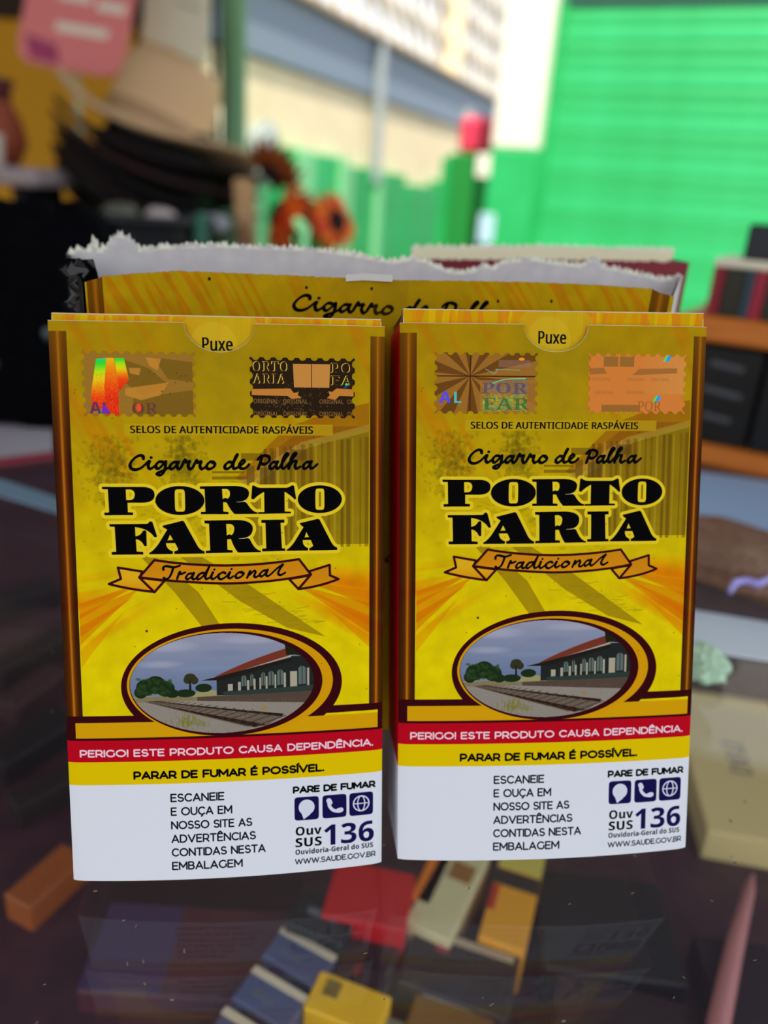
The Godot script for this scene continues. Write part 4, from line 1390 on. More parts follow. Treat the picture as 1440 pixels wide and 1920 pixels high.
func hat(t: Node3D, felt: Material, band: Material, crown := 1.0) -> void:
	var p := PackedVector2Array([Vector2(0.062, 0.004), Vector2(0.10, 0.0), Vector2(0.135, 0.0), Vector2(0.160, 0.006), Vector2(0.165, 0.012), Vector2(0.161, 0.014), Vector2(0.135, 0.006), Vector2(0.104, 0.005), Vector2(0.084, 0.012), Vector2(0.081, 0.045 * crown), Vector2(0.076, 0.09 * crown), Vector2(0.068, 0.112 * crown), Vector2(0.05, 0.119 * crown), Vector2(0.025, 0.108 * crown), Vector2(0.0, 0.104 * crown)])
	obj("felt", lathe(p, 56, 0.82, 0.9), felt, t)
	obj("ribbon_band", lathe(PackedVector2Array([Vector2(0.0852, 0.0125), Vector2(0.0845, 0.02), Vector2(0.0832, 0.03), Vector2(0.0810, 0.03)]), 56, 0.82, 0.0), band, t)


func far_stall() -> void:
	# neighbouring stall: a low table with hats, a bucket, flowers and hanging cards
	var table := thing("stall_table", "low wooden stall table behind the counter under the hats and bucket", "table", Transform3D(Basis.IDENTITY, Vector3(-0.95, 0, -1.20)))
	obj("tabletop", box_mesh(Vector3(1.3, 0.03, 0.80), 0.003), M.dark_wood, table, Transform3D(Basis.IDENTITY, Vector3(0, 0.89, 0)))
	for s in [[-1, -1], [1, -1], [1, 1], [-1, 1]]:
		obj("leg", box_mesh(Vector3(0.05, 0.89, 0.05), 0.003), M.dark_wood, table, Transform3D(Basis.IDENTITY, Vector3(s[0] * 0.6, 0, s[1] * 0.36)))
	var top := 0.92
	# green painted post
	var gp := at(434, 200, 1.75)
	var post := begin()
	tube(post, [Vector3(gp.x, 0, gp.z), Vector3(gp.x + 0.01, 2.4, gp.z)], [0.029], 16)
	tag(obj("green_post", post.commit(), mat(Color(0.46, 0.66, 0.48), 0.5), null), "green painted steel post rising behind the hats", "post")
	# yellow partition
	var yp := at(100, 250, 2.1)
	var part := thing("yellow_partition", "mustard yellow partition board at the back of the hat stall", "partition", yawed(Vector3(yp.x - 0.19, 0, yp.z), 18))
	obj("board", box_mesh(Vector3(1.15, 1.50, 0.03), 0.003), mat(Color(0.92, 0.66, 0.08), 0.7), part)
	obj("top_beam", box_mesh(Vector3(1.15, 0.5, 0.06), 0.004), mat(Color(0.20, 0.13, 0.05), 0.7), part, Transform3D(Basis.IDENTITY, Vector3(0, 1.5, 0)))
	# pink card on its stick
	var c0 := at(148, 20, 1.32)
	var tilt := CAM * Basis(Vector3.FORWARD, deg_to_rad(10))
	var sign := thing("pink_price_card", "pink card with rounded corners and white lettering lines above the hats", "sign", Transform3D(tilt.orthonormalized(), c0))
	var round := PackedVector2Array()
	for k in 48:
		var an := TAU * k / 48 + 0.01
		round.append(Vector2(0.092 * signf(cos(an)) * pow(absf(cos(an)), 0.3), 0.104 * signf(sin(an)) * pow(absf(sin(an)), 0.3)))
	obj("card", slab(begin(), round, 0.003).commit(), mat(Color(0.98, 0.56, 0.55), 0.6), sign)
	var violet := PackedVector2Array([Vector2(-0.082, -0.055), Vector2(-0.025, -0.066), Vector2(-0.015, -0.097), Vector2(-0.066, -0.095)])
	obj("corner_print", slab(begin(), violet, 0.0035).commit(), mat(Color(0.72, 0.28, 0.45), 0.6), sign)
	for l in [[-0.035, 0.06, 0.065], [0.045, 0.05, 0.07], [-0.058, 0.018, 0.03], [-0.008, 0.012, 0.055], [0.055, 0.004, 0.05], [0.012, -0.042, 0.09], [-0.01, 0.085, 0.1]]:
		obj("lettering", box_mesh(Vector3(l[2], 0.017, 0.002), 0.0008), mat(Color(1.0, 0.95, 0.88), 0.7), sign, Transform3D(Basis.IDENTITY, Vector3(l[0], l[1], 0.0025)))
	var stick := begin()
	var s0 := at(124, 110, 1.36)
	tube(stick, [Vector3(s0.x, top, s0.z - 0.02), Vector3(s0.x, c0.y, s0.z - 0.02)], [0.006], 10)
	obj("stick", stick.commit(), mat(Color(0.75, 0.75, 0.60), 0.5), sign, sign.transform.affine_inverse())
	# white sheet
	var w0 := at(334, 34, 1.42)
	var sheet := PackedVector2Array([Vector2(-0.066, 0.10), Vector2(0.058, 0.10), Vector2(0.056, -0.085), Vector2(0.035, -0.078), Vector2(-0.01, -0.058), Vector2(-0.062, -0.045)])
	var sh := thing("white_notice", "crooked white paper notice hanging above the crown of the straw hat", "notice", Transform3D((CAM * Basis(Vector3.FORWARD, deg_to_rad(4))).orthonormalized(), w0))
	obj("paper", slab(begin(), sheet, 0.002).commit(), mat(Color(0.97, 0.95, 0.83), 0.85), sh)
	for l in [[0.012, 0.045], [0.018, 0.02], [0.008, 0.065]]:
		obj("pencil_line", box_mesh(Vector3(0.05, 0.004, 0.001), 0.0003), mat(Color(0.55, 0.53, 0.48), 0.8), sh, Transform3D(Basis(Vector3.BACK, -0.25), Vector3(l[0], l[1], 0.0018)))
	for q in [[255, 1.45, "dark pole between the pink card and the white notice"], [402, 1.46, "dark pole between the white notice and the green post"]]:
		var p := at(q[0], 40, q[1])
		var st := begin()
		tube(st, [Vector3(p.x, 0.921, p.z), Vector3(p.x, 1.75, p.z)], [0.0065], 10)
		tag(obj("dark_pole", st.commit(), M.black, null), q[2], "pole")
	# hats: a straw one on a tilted stack of dark ones
	var straw := grained(Color(0.84, 0.68, 0.50), Color(0.94, 0.80, 0.62), 0.85, Vector3(60, 60, 60), 0.05, 0.05)
	var browns := [Color(0.10, 0.045, 0.05), Color(0.22, 0.12, 0.11), Color(0.06, 0.03, 0.035), Color(0.14, 0.07, 0.06), Color(0.07, 0.04, 0.045)]
	var lean := (CAM * Basis(Vector3.FORWARD, deg_to_rad(24.0)) * Basis(Vector3.RIGHT, deg_to_rad(9.0))).orthonormalized()
	var base := at(288, 260, 1.22)
	var names := ["straw coloured felt hat with a tall crown, topmost of the tilted stack", "black hat directly under the straw coloured hat", "brown brimmed hat, third from the top of the stack", "black hat, fourth from the top of the stack", "dark brown hat, fifth from the top of the stack", "dark hat at the bottom of the tilted stack"]
	for i in 6:
		var flatter := lean * Basis(Vector3.BACK, 0.0 if i == 0 else 0.07)
		var h := thing("hat", names[i], "hat", Transform3D(flatter * Basis(Vector3.UP, i * 0.15), base - lean.y * (0.024 * i + (0.008 if i else 0.0)) + lean.x * (0.005 * (i % 2) + 0.010 * i)), "hats in the tilted stack")
		var felt := straw if i == 0 else mat(browns[i - 1], 0.8)
		hat(h, felt, mat(Color(0.72, 0.58, 0.42) if i == 0 else Color(0.05, 0.03, 0.03), 0.6), 1.0 if i == 0 else 0.62)
	# dark bucket with odds and ends under them
	var b0 := at(268, 418, 1.04)
	var bucket := thing("bucket", "dark grey plastic bucket with a wide rim below the hats", "bucket", Transform3D(Basis.IDENTITY, Vector3(b0.x, top, b0.z)))
	var hgt := b0.y - top
	obj("body", lathe(PackedVector2Array([Vector2(0, 0), Vector2(0.085, 0), Vector2(0.1, hgt * 0.5), Vector2(0.108, hgt), Vector2(0.118, hgt + 0.003), Vector2(0.119, hgt + 0.012), Vector2(0.112, hgt + 0.014), Vector2(0.104, hgt + 0.006), Vector2(0.09, 0.02), Vector2(0, 0.018)]), 56), mat(Color(0.07, 0.09, 0.10), 0.35), bucket)
	obj("green_clip", box_mesh(Vector3(0.012, 0.04, 0.02), 0.003), mat(Color(0.15, 0.42, 0.33), 0.5), bucket, Transform3D(Basis.IDENTITY, Vector3(0.112, hgt - 0.02, 0.03)))
	for q in [[225, 392, 0.02, Color(0.42, 0.42, 0.36), "grey pebble-like bundle in the bucket, furthest from the post"], [300, 395, 0.018, Color(0.85, 0.78, 0.76), "pale pink bundle in the middle of the bucket"], [405, 382, 0.016, Color(0.62, 0.64, 0.66), "light grey bundle at the rim of the bucket beside the tan post"]]:
		var p := at(q[0], q[1], 1.0)
		tag(obj("wrapped_bundle", lump(Vector3(q[2], q[2] * 0.7, q[2]), 0.8, 0.2, 70 + q[0]), mat(q[3], 0.5), null, Transform3D(Basis.IDENTITY, Vector3(p.x, b0.y - 0.004, p.z))), q[4], "bundle", "small bundles in the bucket")
	# tan wooden post between bucket and flowers
	var t0 := at(472, 400, 1.1)
	tag(obj("wooden_post", box_mesh(Vector3(0.022, t0.y + 0.045 - top, 0.022), 0.002), grained(Color(0.84, 0.64, 0.44), Color(0.92, 0.74, 0.54), 0.7, Vector3(40, 4, 40)), null, Transform3D(Basis(Vector3.BACK, 0.06), Vector3(t0.x, top, t0.z))), "short tan wooden post between the bucket and the orange flowers", "post")
	# clay jar and its white board on the left
	var j0 := at(26, 310, 1.15)
	var board := thing("white_board", "thick white board carrying the clay jar beside the hats", "shelf board", yawed(Vector3(j0.x + 0.0, j0.y - 0.026, j0.z + 0.03), 12))
	obj("board", box_mesh(Vector3(0.2, 0.024, 0.14), 0.006), mat(Color(0.66, 0.60, 0.60), 0.7), board)
	for x in [-0.08, 0.06]:
		obj("support", box_mesh(Vector3(0.02, j0.y - 0.026 - top, 0.1), 0.002), M.black, board, Transform3D(Basis.IDENTITY, Vector3(x, -(j0.y - 0.026 - top), 0)))
	var jar := thing("clay_jar", "terracotta jar with a dark red neck on the white board", "jar", Transform3D(Basis.IDENTITY, Vector3(j0.x - 0.012, j0.y - 0.002, j0.z + 0.02)))
	obj("body", lathe(PackedVector2Array([Vector2(0, 0), Vector2(0.03, 0), Vector2(0.045, 0.03), Vector2(0.04, 0.06), Vector2(0.028, 0.085)]), 32), mat(Color(0.62, 0.28, 0.16), 0.7), jar)
	obj("neck", lathe(PackedVector2Array([Vector2(0.028, 0.085), Vector2(0.03, 0.1), Vector2(0.036, 0.112), Vector2(0.03, 0.114), Vector2(0.0, 0.11)]), 32), mat(Color(0.36, 0.10, 0.10), 0.6), jar)
	var cup := at(32, 285, 1.1)
	tag(obj("white_cup", lathe(PackedVector2Array([Vector2(0, 0), Vector2(0.011, 0), Vector2(0.015, 0.04), Vector2(0.013, 0.04), Vector2(0.0, 0.035)]), 24), mat(Color(0.85, 0.78, 0.72), 0.5), null, Transform3D(Basis.IDENTITY, Vector3(cup.x, j0.y - 0.002, j0.z + 0.075))), "small white cup in front of the terracotta jar", "cup")
	# dried orange flowers
	var petal := begin()
	var pg := []
	for i in 7:
		var f := i / 6.0
		var w := 0.0085 * sin(PI * (0.12 + 0.86 * f))
		pg.append([Vector3(-w, 0.012 + 0.034 * f, 0.004 * sin(f * 4.0) + 0.002), Vector3(0, 0.012 + 0.034 * f, 0.004 * sin(f * 4.0)), Vector3(w, 0.012 + 0.034 * f, 0.004 * sin(f * 4.0) + 0.002)])
	grid_surface(petal, pg)
	var petal_mesh := petal.commit()
	var leaf := begin()
	var lg := []
	for i in 7:
		var f := i / 6.0
		var w := 0.016 * sin(PI * (0.06 + 0.92 * f))
		lg.append([Vector3(-w, 0.07 * f, 0.01 * sin(f * 3.0)), Vector3(0, 0.07 * f, 0.01 * sin(f * 3.0) - 0.004), Vector3(w, 0.07 * f, 0.01 * sin(f * 3.0))])
	grid_surface(leaf, lg)
	var leaf_mesh := leaf.commit()
	var orange := [mat(Color(0.96, 0.38, 0.04), 0.7), mat(Color(0.90, 0.30, 0.03), 0.7), mat(Color(0.98, 0.48, 0.08), 0.7)]
	var heart := mat(Color(0.10, 0.05, 0.03), 0.9)
	var rust := mat(Color(0.62, 0.30, 0.09), 0.8)
	var fl := [[520, 402, 1.05, 1.2, -62.0, -20.0, "orange flower with a dark heart nearest the tan post"], [632, 414, 1.15, 1.05, 70.0, -12.0, "orange flower turned away at the right end of the bunch"], [508, 326, 1.1, 1.1, -30.0, 55.0, "rust brown dried flower drooping above the others beside the hat brim"]]
	for k in 3:
		var f: Array = fl[k]
		var p := at(f[0], f[1], f[2])
		var flower := thing("dried_flower", f[6], "flower", Transform3D(Basis.from_euler(Vector3(deg_to_rad(f[5]), deg_to_rad(f[4]), 0)).scaled(Vector3.ONE * f[3]), p), "dried flowers in a bunch")
		obj("heart", lathe(PackedVector2Array([Vector2(0, -0.006), Vector2(0.014, -0.004), Vector2(0.016, 0.002), Vector2(0.01, 0.007), Vector2(0, 0.008)]), 20), heart, flower, Transform3D(Basis(Vector3.RIGHT, PI / 2), Vector3.ZERO))
		for ringno in 2:
			for i in 13:
				var a := TAU * (i + ringno * 0.5) / 13
				obj("petal", petal_mesh, rust if k == 2 else orange[(i + ringno) % 3], flower, Transform3D(Basis(Vector3.BACK, a) * Basis(Vector3.RIGHT, -0.25 - ringno * 0.35 + 0.12 * sin(i * 5.0)), Vector3.ZERO))
		var stem := begin()
		var foot := flower.transform.affine_inverse() * Vector3(p.x * 0.3 + at(560, 470, 1.1).x * 0.7, top + 0.001, p.z - 0.02)
		tube(stem, [Vector3(0, 0, -0.004), Vector3(0, -0.01, -0.03), foot * 0.5 + Vector3(0, 0.0, -0.015), foot], [0.0035], 8)
		obj("stem", stem.commit(), mat(Color(0.16, 0.30, 0.07), 0.7), flower)
		for i in 4:
			obj("leaf", leaf_mesh, mat([Color(0.22, 0.40, 0.08), Color(0.45, 0.20, 0.06)][i % 2 if k < 2 else 1], 0.7), flower, Transform3D(Basis.from_euler(Vector3(-0.6 + 0.5 * i, i * 1.7, 2.2 + i * 0.9)), Vector3(0, -0.01, -0.03).lerp(foot * 0.5, 0.35 * i)))


func rack_and_boxes() -> void:
	# burgundy carton behind the yellow one
	var c := on(1290, 700, GLASS)
	var fr := yawed(Vector3(-0.005, GLASS, -0.262), 27)
	var prof := profile_in([[780, 488], [800, 487], [900, 487], [1000, 486], [1100, 488], [1200, 490], [1290, 492]], fr)
	var b := thing("burgundy_carton", "burgundy carton with a torn cream top edge behind the yellow one", "carton", fr)
	obj("front_wall", torn_sheet(prof, 0.001, 0.0006, 5), mat(Color(0.50, 0.02, 0.12), 0.5), b)
	var back := PackedVector2Array()
	for p in prof:
		back.append(Vector2(p.x, p.y + 0.003))
	obj("torn_back_wall", torn_sheet(back, 0.001, 0.0006, 6), mat(Color(1.0, 0.95, 0.78), 0.9), b, Transform3D(Basis.IDENTITY, Vector3(0, 0, -0.012)))
	obj("torn_fringe", torn_fringe(back, 0.001, 0.0012, 7), M.torn, b, Transform3D(Basis.IDENTITY, Vector3(0, 0, -0.012)))
	for e in [prof[0], prof[-1]]:
		obj("side_wall", box_mesh(Vector3(0.001, e.y, 0.012), 0.0002), mat(Color(0.40, 0.02, 0.10), 0.5), b, Transform3D(Basis.IDENTITY, Vector3(e.x, 0, -0.006)))
	# wooden rack on the right
	var r0 := on(1318, 872, GLASS)
	var rack := thing("wooden_rack", "two-board orange wooden rack standing at the back of the counter", "rack", yawed(r0, -10))
	obj("board", box_mesh(Vector3(0.33, 0.012, 0.12), 0.0015), M.wood, rack, Transform3D(Basis.IDENTITY, Vector3(0.135, 0, -0.06)))
	obj("board", box_mesh(Vector3(0.33, 0.014, 0.12), 0.0015), M.wood, rack, Transform3D(Basis.IDENTITY, Vector3(0.135, 0.070, -0.06)))
	obj("back_board", box_mesh(Vector3(0.32, 0.062, 0.006), 0.0008), M.black, rack, Transform3D(Basis.IDENTITY, Vector3(0.135, 0.010, -0.115)))
	obj("end_board", box_mesh(Vector3(0.006, 0.058, 0.115), 0.001), M.black, rack, Transform3D(Basis.IDENTITY, Vector3(-0.026, 0.012, -0.058)))
	var word := ["black pack on the lower board of the rack, end nearest the packs", "black pack on the lower board of the rack, second along", "black pack on the lower board of the rack, third along"]
	for i in 3:
		var k := thing("black_pack", word[i], "pack", rack.transform * Transform3D(Basis.IDENTITY, Vector3(-0.002 + i * 0.042, 0.012, -0.036)), "black packs on the rack")
		obj("body", box_mesh(Vector3(0.040, 0.056, 0.06), 0.001), mat(Color(0.02, 0.02, 0.025), 0.4), k)
		for l in [[0.044, 0.018], [0.029, 0.022], [0.014, 0.016]]:
			obj("lettering", box_mesh(Vector3(l[1], 0.003, 0.0004), 0.0001), mat(Color(0.34, 0.34, 0.36), 0.5), k, Transform3D(Basis(Vector3.BACK, -0.1), Vector3(0.002, l[0], 0.0301)))
	var tones := [Color(0.60, 0.05, 0.16), Color(0.17, 0.15, 0.08), Color(0.18, 0.30, 0.36), Color(0.68, 0.12, 0.22), Color(0.14, 0.17, 0.08), Color(0.16, 0.27, 0.32), Color(0.62, 0.07, 0.17), Color(0.16, 0.15, 0.09)]
	var wide := [0.0065, 0.011, 0.0045, 0.0065, 0.011, 0.0045, 0.0065, 0.011]
	var names := ["crimson pack standing first on the upper board", "olive black pack between the first crimson one and the thin teal one", "thin teal pack beside the first olive black one", "crimson pack between the thin teal one and the next olive black one", "olive black pack after the second crimson one", "thin teal pack after the second olive black one", "last crimson pack on the upper board", "olive black pack at the far end of the upper board"]
	var x := -0.018
	for i in 8:
		tag(obj("slim_pack", box_mesh(Vector3(wide[i] - 0.0003, 0.026, 0.05), 0.0006), mat(tones[i], 0.45), null, rack.transform * Transform3D(Basis.IDENTITY, Vector3(x + wide[i] / 2, 0.084, -0.03))), names[i], "pack", "slim packs on the upper board")
		x += wide[i]
	tag(obj("cream_card", box_mesh(Vector3(x + 0.018, 0.0045, 0.052), 0.0008), mat(Color(1.0, 0.96, 0.84), 0.7), null, rack.transform * Transform3D(Basis.IDENTITY, Vector3(x / 2 - 0.009, 0.1101, -0.03))), "cream card lying over the slim packs on the rack", "card")
	tag(obj("grey_box", box_mesh(Vector3(0.05, 0.018, 0.03), 0.001), mat(Color(0.13, 0.14, 0.17), 0.5), null, rack.transform * Transform3D(Basis.IDENTITY, Vector3(0.020, 0.1147, -0.022))), "dark grey box on the cream card at the top of the rack", "box")
	# things lying on the glass right of the packs
	var flat := func(px: Array, h: float) -> ArrayMesh:
		var poly := PackedVector2Array()
		for p in px:
			var q := on(p[0], p[1], GLASS)
			poly.append(Vector2(q.x, -q.z))
		return slab(begin(), poly, h).commit()
	var lay := Transform3D(Basis(Vector3.RIGHT, -PI / 2), Vector3(0, GLASS, 0))
	tag(obj("blue_paper", flat.call([[1300, 884], [1520, 915], [1520, 1010], [1300, 992]], 0.0006), mat(Color(0.72, 0.84, 0.97), 0.6), null, lay), "pale blue sheet lying on the glass before the rack", "paper")
	tag(obj("white_strip", flat.call([[1270, 1142], [1500, 1180], [1500, 1250], [1270, 1215]], 0.0008), mat(Color(0.90, 0.95, 0.97), 0.6), null, lay), "white paper strip on the glass between the brown pouch and the cream box", "paper")
	var pouch := on(1400, 1080, GLASS)
	tag(obj("brown_pouch", lump(Vector3(0.045, 0.007, 0.03), 0.6, 0.18, 81), grained(Color(0.52, 0.38, 0.30), Color(0.68, 0.52, 0.42), 0.3, Vector3(25, 25, 25), 0.03, 0.2), null, yawed(pouch, -14)), "glossy brown tobacco pouch lying on the glass beside the right pack", "pouch")
	var squig := begin()
	var sq := []
	for p in [[1368, 1110], [1378, 1092], [1400, 1088], [1420, 1095], [1440, 1088], [1452, 1070]]:
		sq.append(on(p[0], p[1], GLASS + 0.0115))
	tube(squig, sq, [0.0010, 0.0015, 0.0013, 0.0015, 0.0013, 0.0009], 8)
	tag(obj("violet_highlight", squig.commit(), mat(Color(0.72, 0.68, 0.98), 0.3), null), "curled pale violet squiggle added as a highlight on the brown pouch", "highlight")  # pale squiggle stands in for a highlight on the glossy pouch
	var red := on(1420, 1015, GLASS)
	tag(obj("red_label", box_mesh(Vector3(0.02, 0.001, 0.006), 0.0003), mat(Color(0.45, 0.15, 0.13), 0.6), null, yawed(red, -10)), "small dark red label between the blue sheet and the brown pouch", "label")
	var green := on(1312, 1262, GLASS)
	tag(obj("green_wrapper", lump(Vector3(0.007, 0.004, 0.009), 0.8, 0.35, 83), mat(Color(0.80, 0.95, 0.80), 0.3), null, yawed(green, 20)), "crumpled pale green wrapper beside the right pack", "wrapper")
	# left of the packs
	var bag := on(60, 838, GLASS)
	var bagt := thing("black_bag", "bulky black bag standing on the glass left of the cartons", "bag", yawed(Vector3(bag.x - 0.035, GLASS, bag.z - 0.045), 25))
	obj("body", lump(Vector3(0.052, 0.060, 0.035), 0.5, 0.10, 90), M.black_cloth, bagt)
	for q in [[-0.02, 0.06], [-0.012, 0.035], [-0.025, 0.085], [0.02, 0.052]]:
		obj("metal_stud", lump(Vector3(0.004, 0.004, 0.002), 1.0, 0.1, 91), mat(Color(0.30, 0.32, 0.34), 0.4, 0.5), bagt, Transform3D(Basis.IDENTITY, Vector3(q[0], q[1], 0.034)))
	tag(obj("torn_paper", flat.call([[-60, 795], [60, 800], [100, 806], [100, 850], [0, 862], [-60, 850]], 0.0007), mat(Color(0.74, 0.70, 0.72), 0.7), null, lay), "white paper on the glass in front of the black bag", "paper")
	tag(obj("red_card", flat.call([[-60, 852], [0, 864], [100, 852], [104, 860], [0, 874], [-60, 864]], 0.0016), mat(Color(0.62, 0.20, 0.26), 0.6), null, lay), "red edged card under the white paper beside the black bag", "card")
	tag(obj("blue_strip", flat.call([[-60, 890], [0, 900], [115, 938], [115, 965], [0, 930], [-60, 915]], 0.0007), mat(Color(0.50, 0.60, 0.68), 0.6), null, lay), "pale blue strip of paper on the glass left of the left pack", "paper")


# one small pack lying on the shelf under the glass; ends given where they are seen
func lying(called: String, label: String, a: Array, b: Array, wide: float, high: float, c: Color, group := "", bands := []) -> Node3D:
	var y := SHELF + high
	var p := on(a[0], a[1], y)
	var q := on(b[0], b[1], y)
	var d := q - p
	var t := thing(called, label, called.split("_")[-1], Transform3D(Basis(Vector3.UP, atan2(-d.z, d.x)), Vector3((p.x + q.x) / 2, SHELF, (p.z + q.z) / 2)), group)
	obj("body", box_mesh(Vector3(d.length(), high, wide), 0.0006), mat(c, 0.5), t)
	for s in bands:
		obj("printed_band", box_mesh(Vector3(d.length() * s[1], 0.0004, wide * s[3]), 0.0001), mat(s[4], 0.5), t, Transform3D(Basis.IDENTITY, Vector3(d.length() * (s[0] - 0.5), high - 0.0001, wide * s[2])))
	return t


func display_case() -> void:
	var blue := Color(0.30, 0.35, 0.50)
	var cream := Color(0.92, 0.86, 0.72)
	var where := ["at the far end of the slanting row, touching the dark green box", "second in the slanting row of blue packs", "third in the slanting row of blue packs, with an orange band", "nearest the counter edge in the slanting row of blue packs"]
	var ends := [[[512, 1762], [614, 1820]], [[458, 1838], [560, 1900]], [[400, 1918], [505, 1985]], [[340, 2000], [450, 2070]]]
	for i in 4:
		lying("blue_pack", "grey blue pack " + where[i], ends[i][0], ends[i][1], 0.0130, 0.02, blue, "slanting row of blue packs under the glass", [[0.5, 1.0, -0.36, 0.2, cream], [0.4, 0.4, 0.1, 0.18, Color(0.34, 0.38, 0.46)]] + ([[0.6, 0.9, 0.4, 0.16, Color(0.50, 0.28, 0.10)]] if i == 2 else []))
	lying("green_box", "dark green box with a faint grey mark at the head of the blue packs", [552, 1695], [660, 1735], 0.016, 0.024, Color(0.09, 0.12, 0.11), "", [[0.5, 0.5, 0.0, 0.16, Color(0.42, 0.46, 0.46)]])
	lying("red_box", "bright red box under the glass below the gap between the packs", [618, 1660], [770, 1690], 0.024, 0.026, Color(0.80, 0.03, 0.04))
	lying("orange_box", "narrow orange box between the red one and the cream pack", [786, 1690], [830, 1600], 0.008, 0.022, Color(0.95, 0.52, 0.07))
	lying("cream_pack", "long cream pack lying under the right pack", [800, 1745], [880, 1590], 0.017, 0.022, Color(0.88, 0.84, 0.62), "", [[0.7, 0.2, 0.1, 0.5, Color(0.62, 0.42, 0.14)]])
	lying("yellow_box", "yellow and black box beside the long cream pack", [940, 1770], [985, 1590], 0.016, 0.021, Color(0.96, 0.66, 0.08), "", [[0.62, 0.16, 0.0, 1.0, Color(0.16, 0.13, 0.10)], [0.86, 0.28, 0.0, 1.0, Color(0.86, 0.80, 0.34)], [0.4, 0.25, -0.42, 0.16, Color(0.75, 0.16, 0.04)]])
	lying("black_box", "large flat black box right of the yellow and black box", [1010, 1715], [1262, 1745], 0.042, 0.016, Color(0.025, 0.03, 0.035))
	lying("maroon_box", "dark maroon box under the glass in front of the large black box", [1040, 1890], [1300, 1960], 0.028, 0.014, Color(0.13, 0.03, 0.05))
	lying("brown_box", "brown box lying before the red box, with a round mark", [640, 1790], [735, 1820], 0.017, 0.018, Color(0.20, 0.13, 0.11), "", [[0.4, 0.16, 0.2, 0.25, Color(0.50, 0.13, 0.12)], [0.65, 0.4, -0.1, 0.5, Color(0.10, 0.08, 0.07)]])
	lying("brown_box", "dark brown box with a long tan stripe below the yellow and black box", [765, 1780], [965, 1850], 0.024, 0.018, Color(0.17, 0.12, 0.09), "", [[0.6, 0.7, -0.38, 0.12, Color(0.75, 0.66, 0.52)], [0.3, 0.12, -0.2, 0.14, Color(0.62, 0.16, 0.16)]])
	lying("ochre_box", "ochre and grey box nearest the edge under the dark brown box", [770, 1890], [920, 1945], 0.024, 0.016, Color(0.52, 0.36, 0.12), "", [[0.45, 0.7, -0.34, 0.22, Color(0.78, 0.78, 0.70)]])
	lying("yellow_card", "small yellow card with a grey spot beside the blue packs", [585, 1852], [722, 1905], 0.0135, 0.021, Color(1.0, 0.78, 0.03), "", [[0.25, 0.2, -0.15, 0.4, Color(0.50, 0.40, 0.12)]])
	lying("grey_box", "pale grey box below the small yellow card", [700, 1960], [830, 2000], 0.02, 0.015, Color(0.45, 0.46, 0.42))
	lying("orange_card", "orange brown card alone under the glass left of the left pack", [30, 1690], [140, 1592], 0.013, 0.012, Color(0.66, 0.34, 0.08))
	lying("violet_reflection", "dusky violet slab added under the glass as the reflection of the left pack", [178, 1770], [540, 1790], 0.034, 0.010, Color(0.33, 0.14, 0.18), "", [[0.2, 0.4, 0.0, 0.96, Color(0.27, 0.19, 0.34)]])  # added slab; its violet stands in for the pack's reflection
	lying("maroon_reflection", "flat dark maroon slab added for the reflections below the left pack", [200, 1690], [560, 1690], 0.02, 0.008, Color(0.15, 0.05, 0.06))  # added slab, coloured maroon for the reflections below the left pack
	for q in [[[10, 1320], [110, 1250], 0.014, Color(0.26, 0.13, 0.14), "dull pink card under the glass beside the black strip, left of the left pack"], [[-20, 1250], [120, 1180], 0.016, Color(0.16, 0.12, 0.08), "brown card under the glass beyond the dull pink card"], [[-40, 1130], [100, 1090], 0.02, Color(0.13, 0.10, 0.09), "dark brown card under the glass nearest the pale blue strip"], [[-20, 1420], [130, 1330], 0.02, Color(0.05, 0.04, 0.06), "black card under the glass before the dull pink card"], [[20, 1500], [150, 1440], 0.012, Color(0.12, 0.09, 0.07), "brown card under the glass beyond the orange brown card"]]:
		lying("card_pack", q[4], q[0], q[1], q[2], 0.012, q[3])
	# pale box with upright lettering on the right
	var cb := lying("cream_box", "pale cream box with upright grey lettering under the glass right of the right pack", [1286, 1405], [1500, 1440], 0.105, 0.015, Color(0.95, 0.86, 0.58))
	var tm := TextMesh.new()
	var f := SystemFont.new()
	f.font_names = PackedStringArray(["Droid Sans"])
	tm.font = f
	tm.text = "DELI"
	tm.font_size = 16
	tm.pixel_size = 0.00075
	tm.depth = 0.0003
	obj("lettering", tm, mat(Color(0.40, 0.40, 0.36), 0.7), cb, Transform3D(Basis(Vector3.RIGHT, -PI / 2) * Basis(Vector3.BACK, PI / 2), Vector3(-0.002, 0.0151, 0.0)))
	var pen := begin()
	tube(pen, [on(1412, 1640, SHELF + 0.015), on(1405, 1670, SHELF + 0.02), on(1380, 1765, SHELF + 0.02), on(1345, 1930, SHELF + 0.02)], [0.0005, 0.002, 0.003, 0.0035], 12)
	tag(obj("pink_pencil", pen.commit(), mat(Color(0.80, 0.52, 0.50), 0.5), null), "pinkish pencil pointing away beside the large black box", "pencil")
	lying("purple_box", "dark purple box under the pinkish pencil", [1330, 1850], [1480, 1870], 0.04, 0.014, Color(0.12, 0.05, 0.10))
	# grit on the glass
	var grit := begin()
	var gr := RandomNumberGenerator.new()
	gr.seed = 4
	for i in 60:
		var p := on(gr.randf_range(-50, 1480), gr.randf_range(1150, 1940), GLASS)
		tube(grit, [p + Vector3(0, 0.0001, 0), p + Vector3(gr.randf_range(-0.0007, 0.0007), 0.0002, gr.randf_range(-0.0007, 0.0007))], [gr.randf_range(0.00008, 0.0002)], 5)
	var g := obj("grit", grit.commit(), mat(Color(0.55, 0.45, 0.36), 0.8), null)
	tag(g, "scattered crumbs and dust specks on the glass", "crumbs")
	g.set_meta("kind", "stuff")


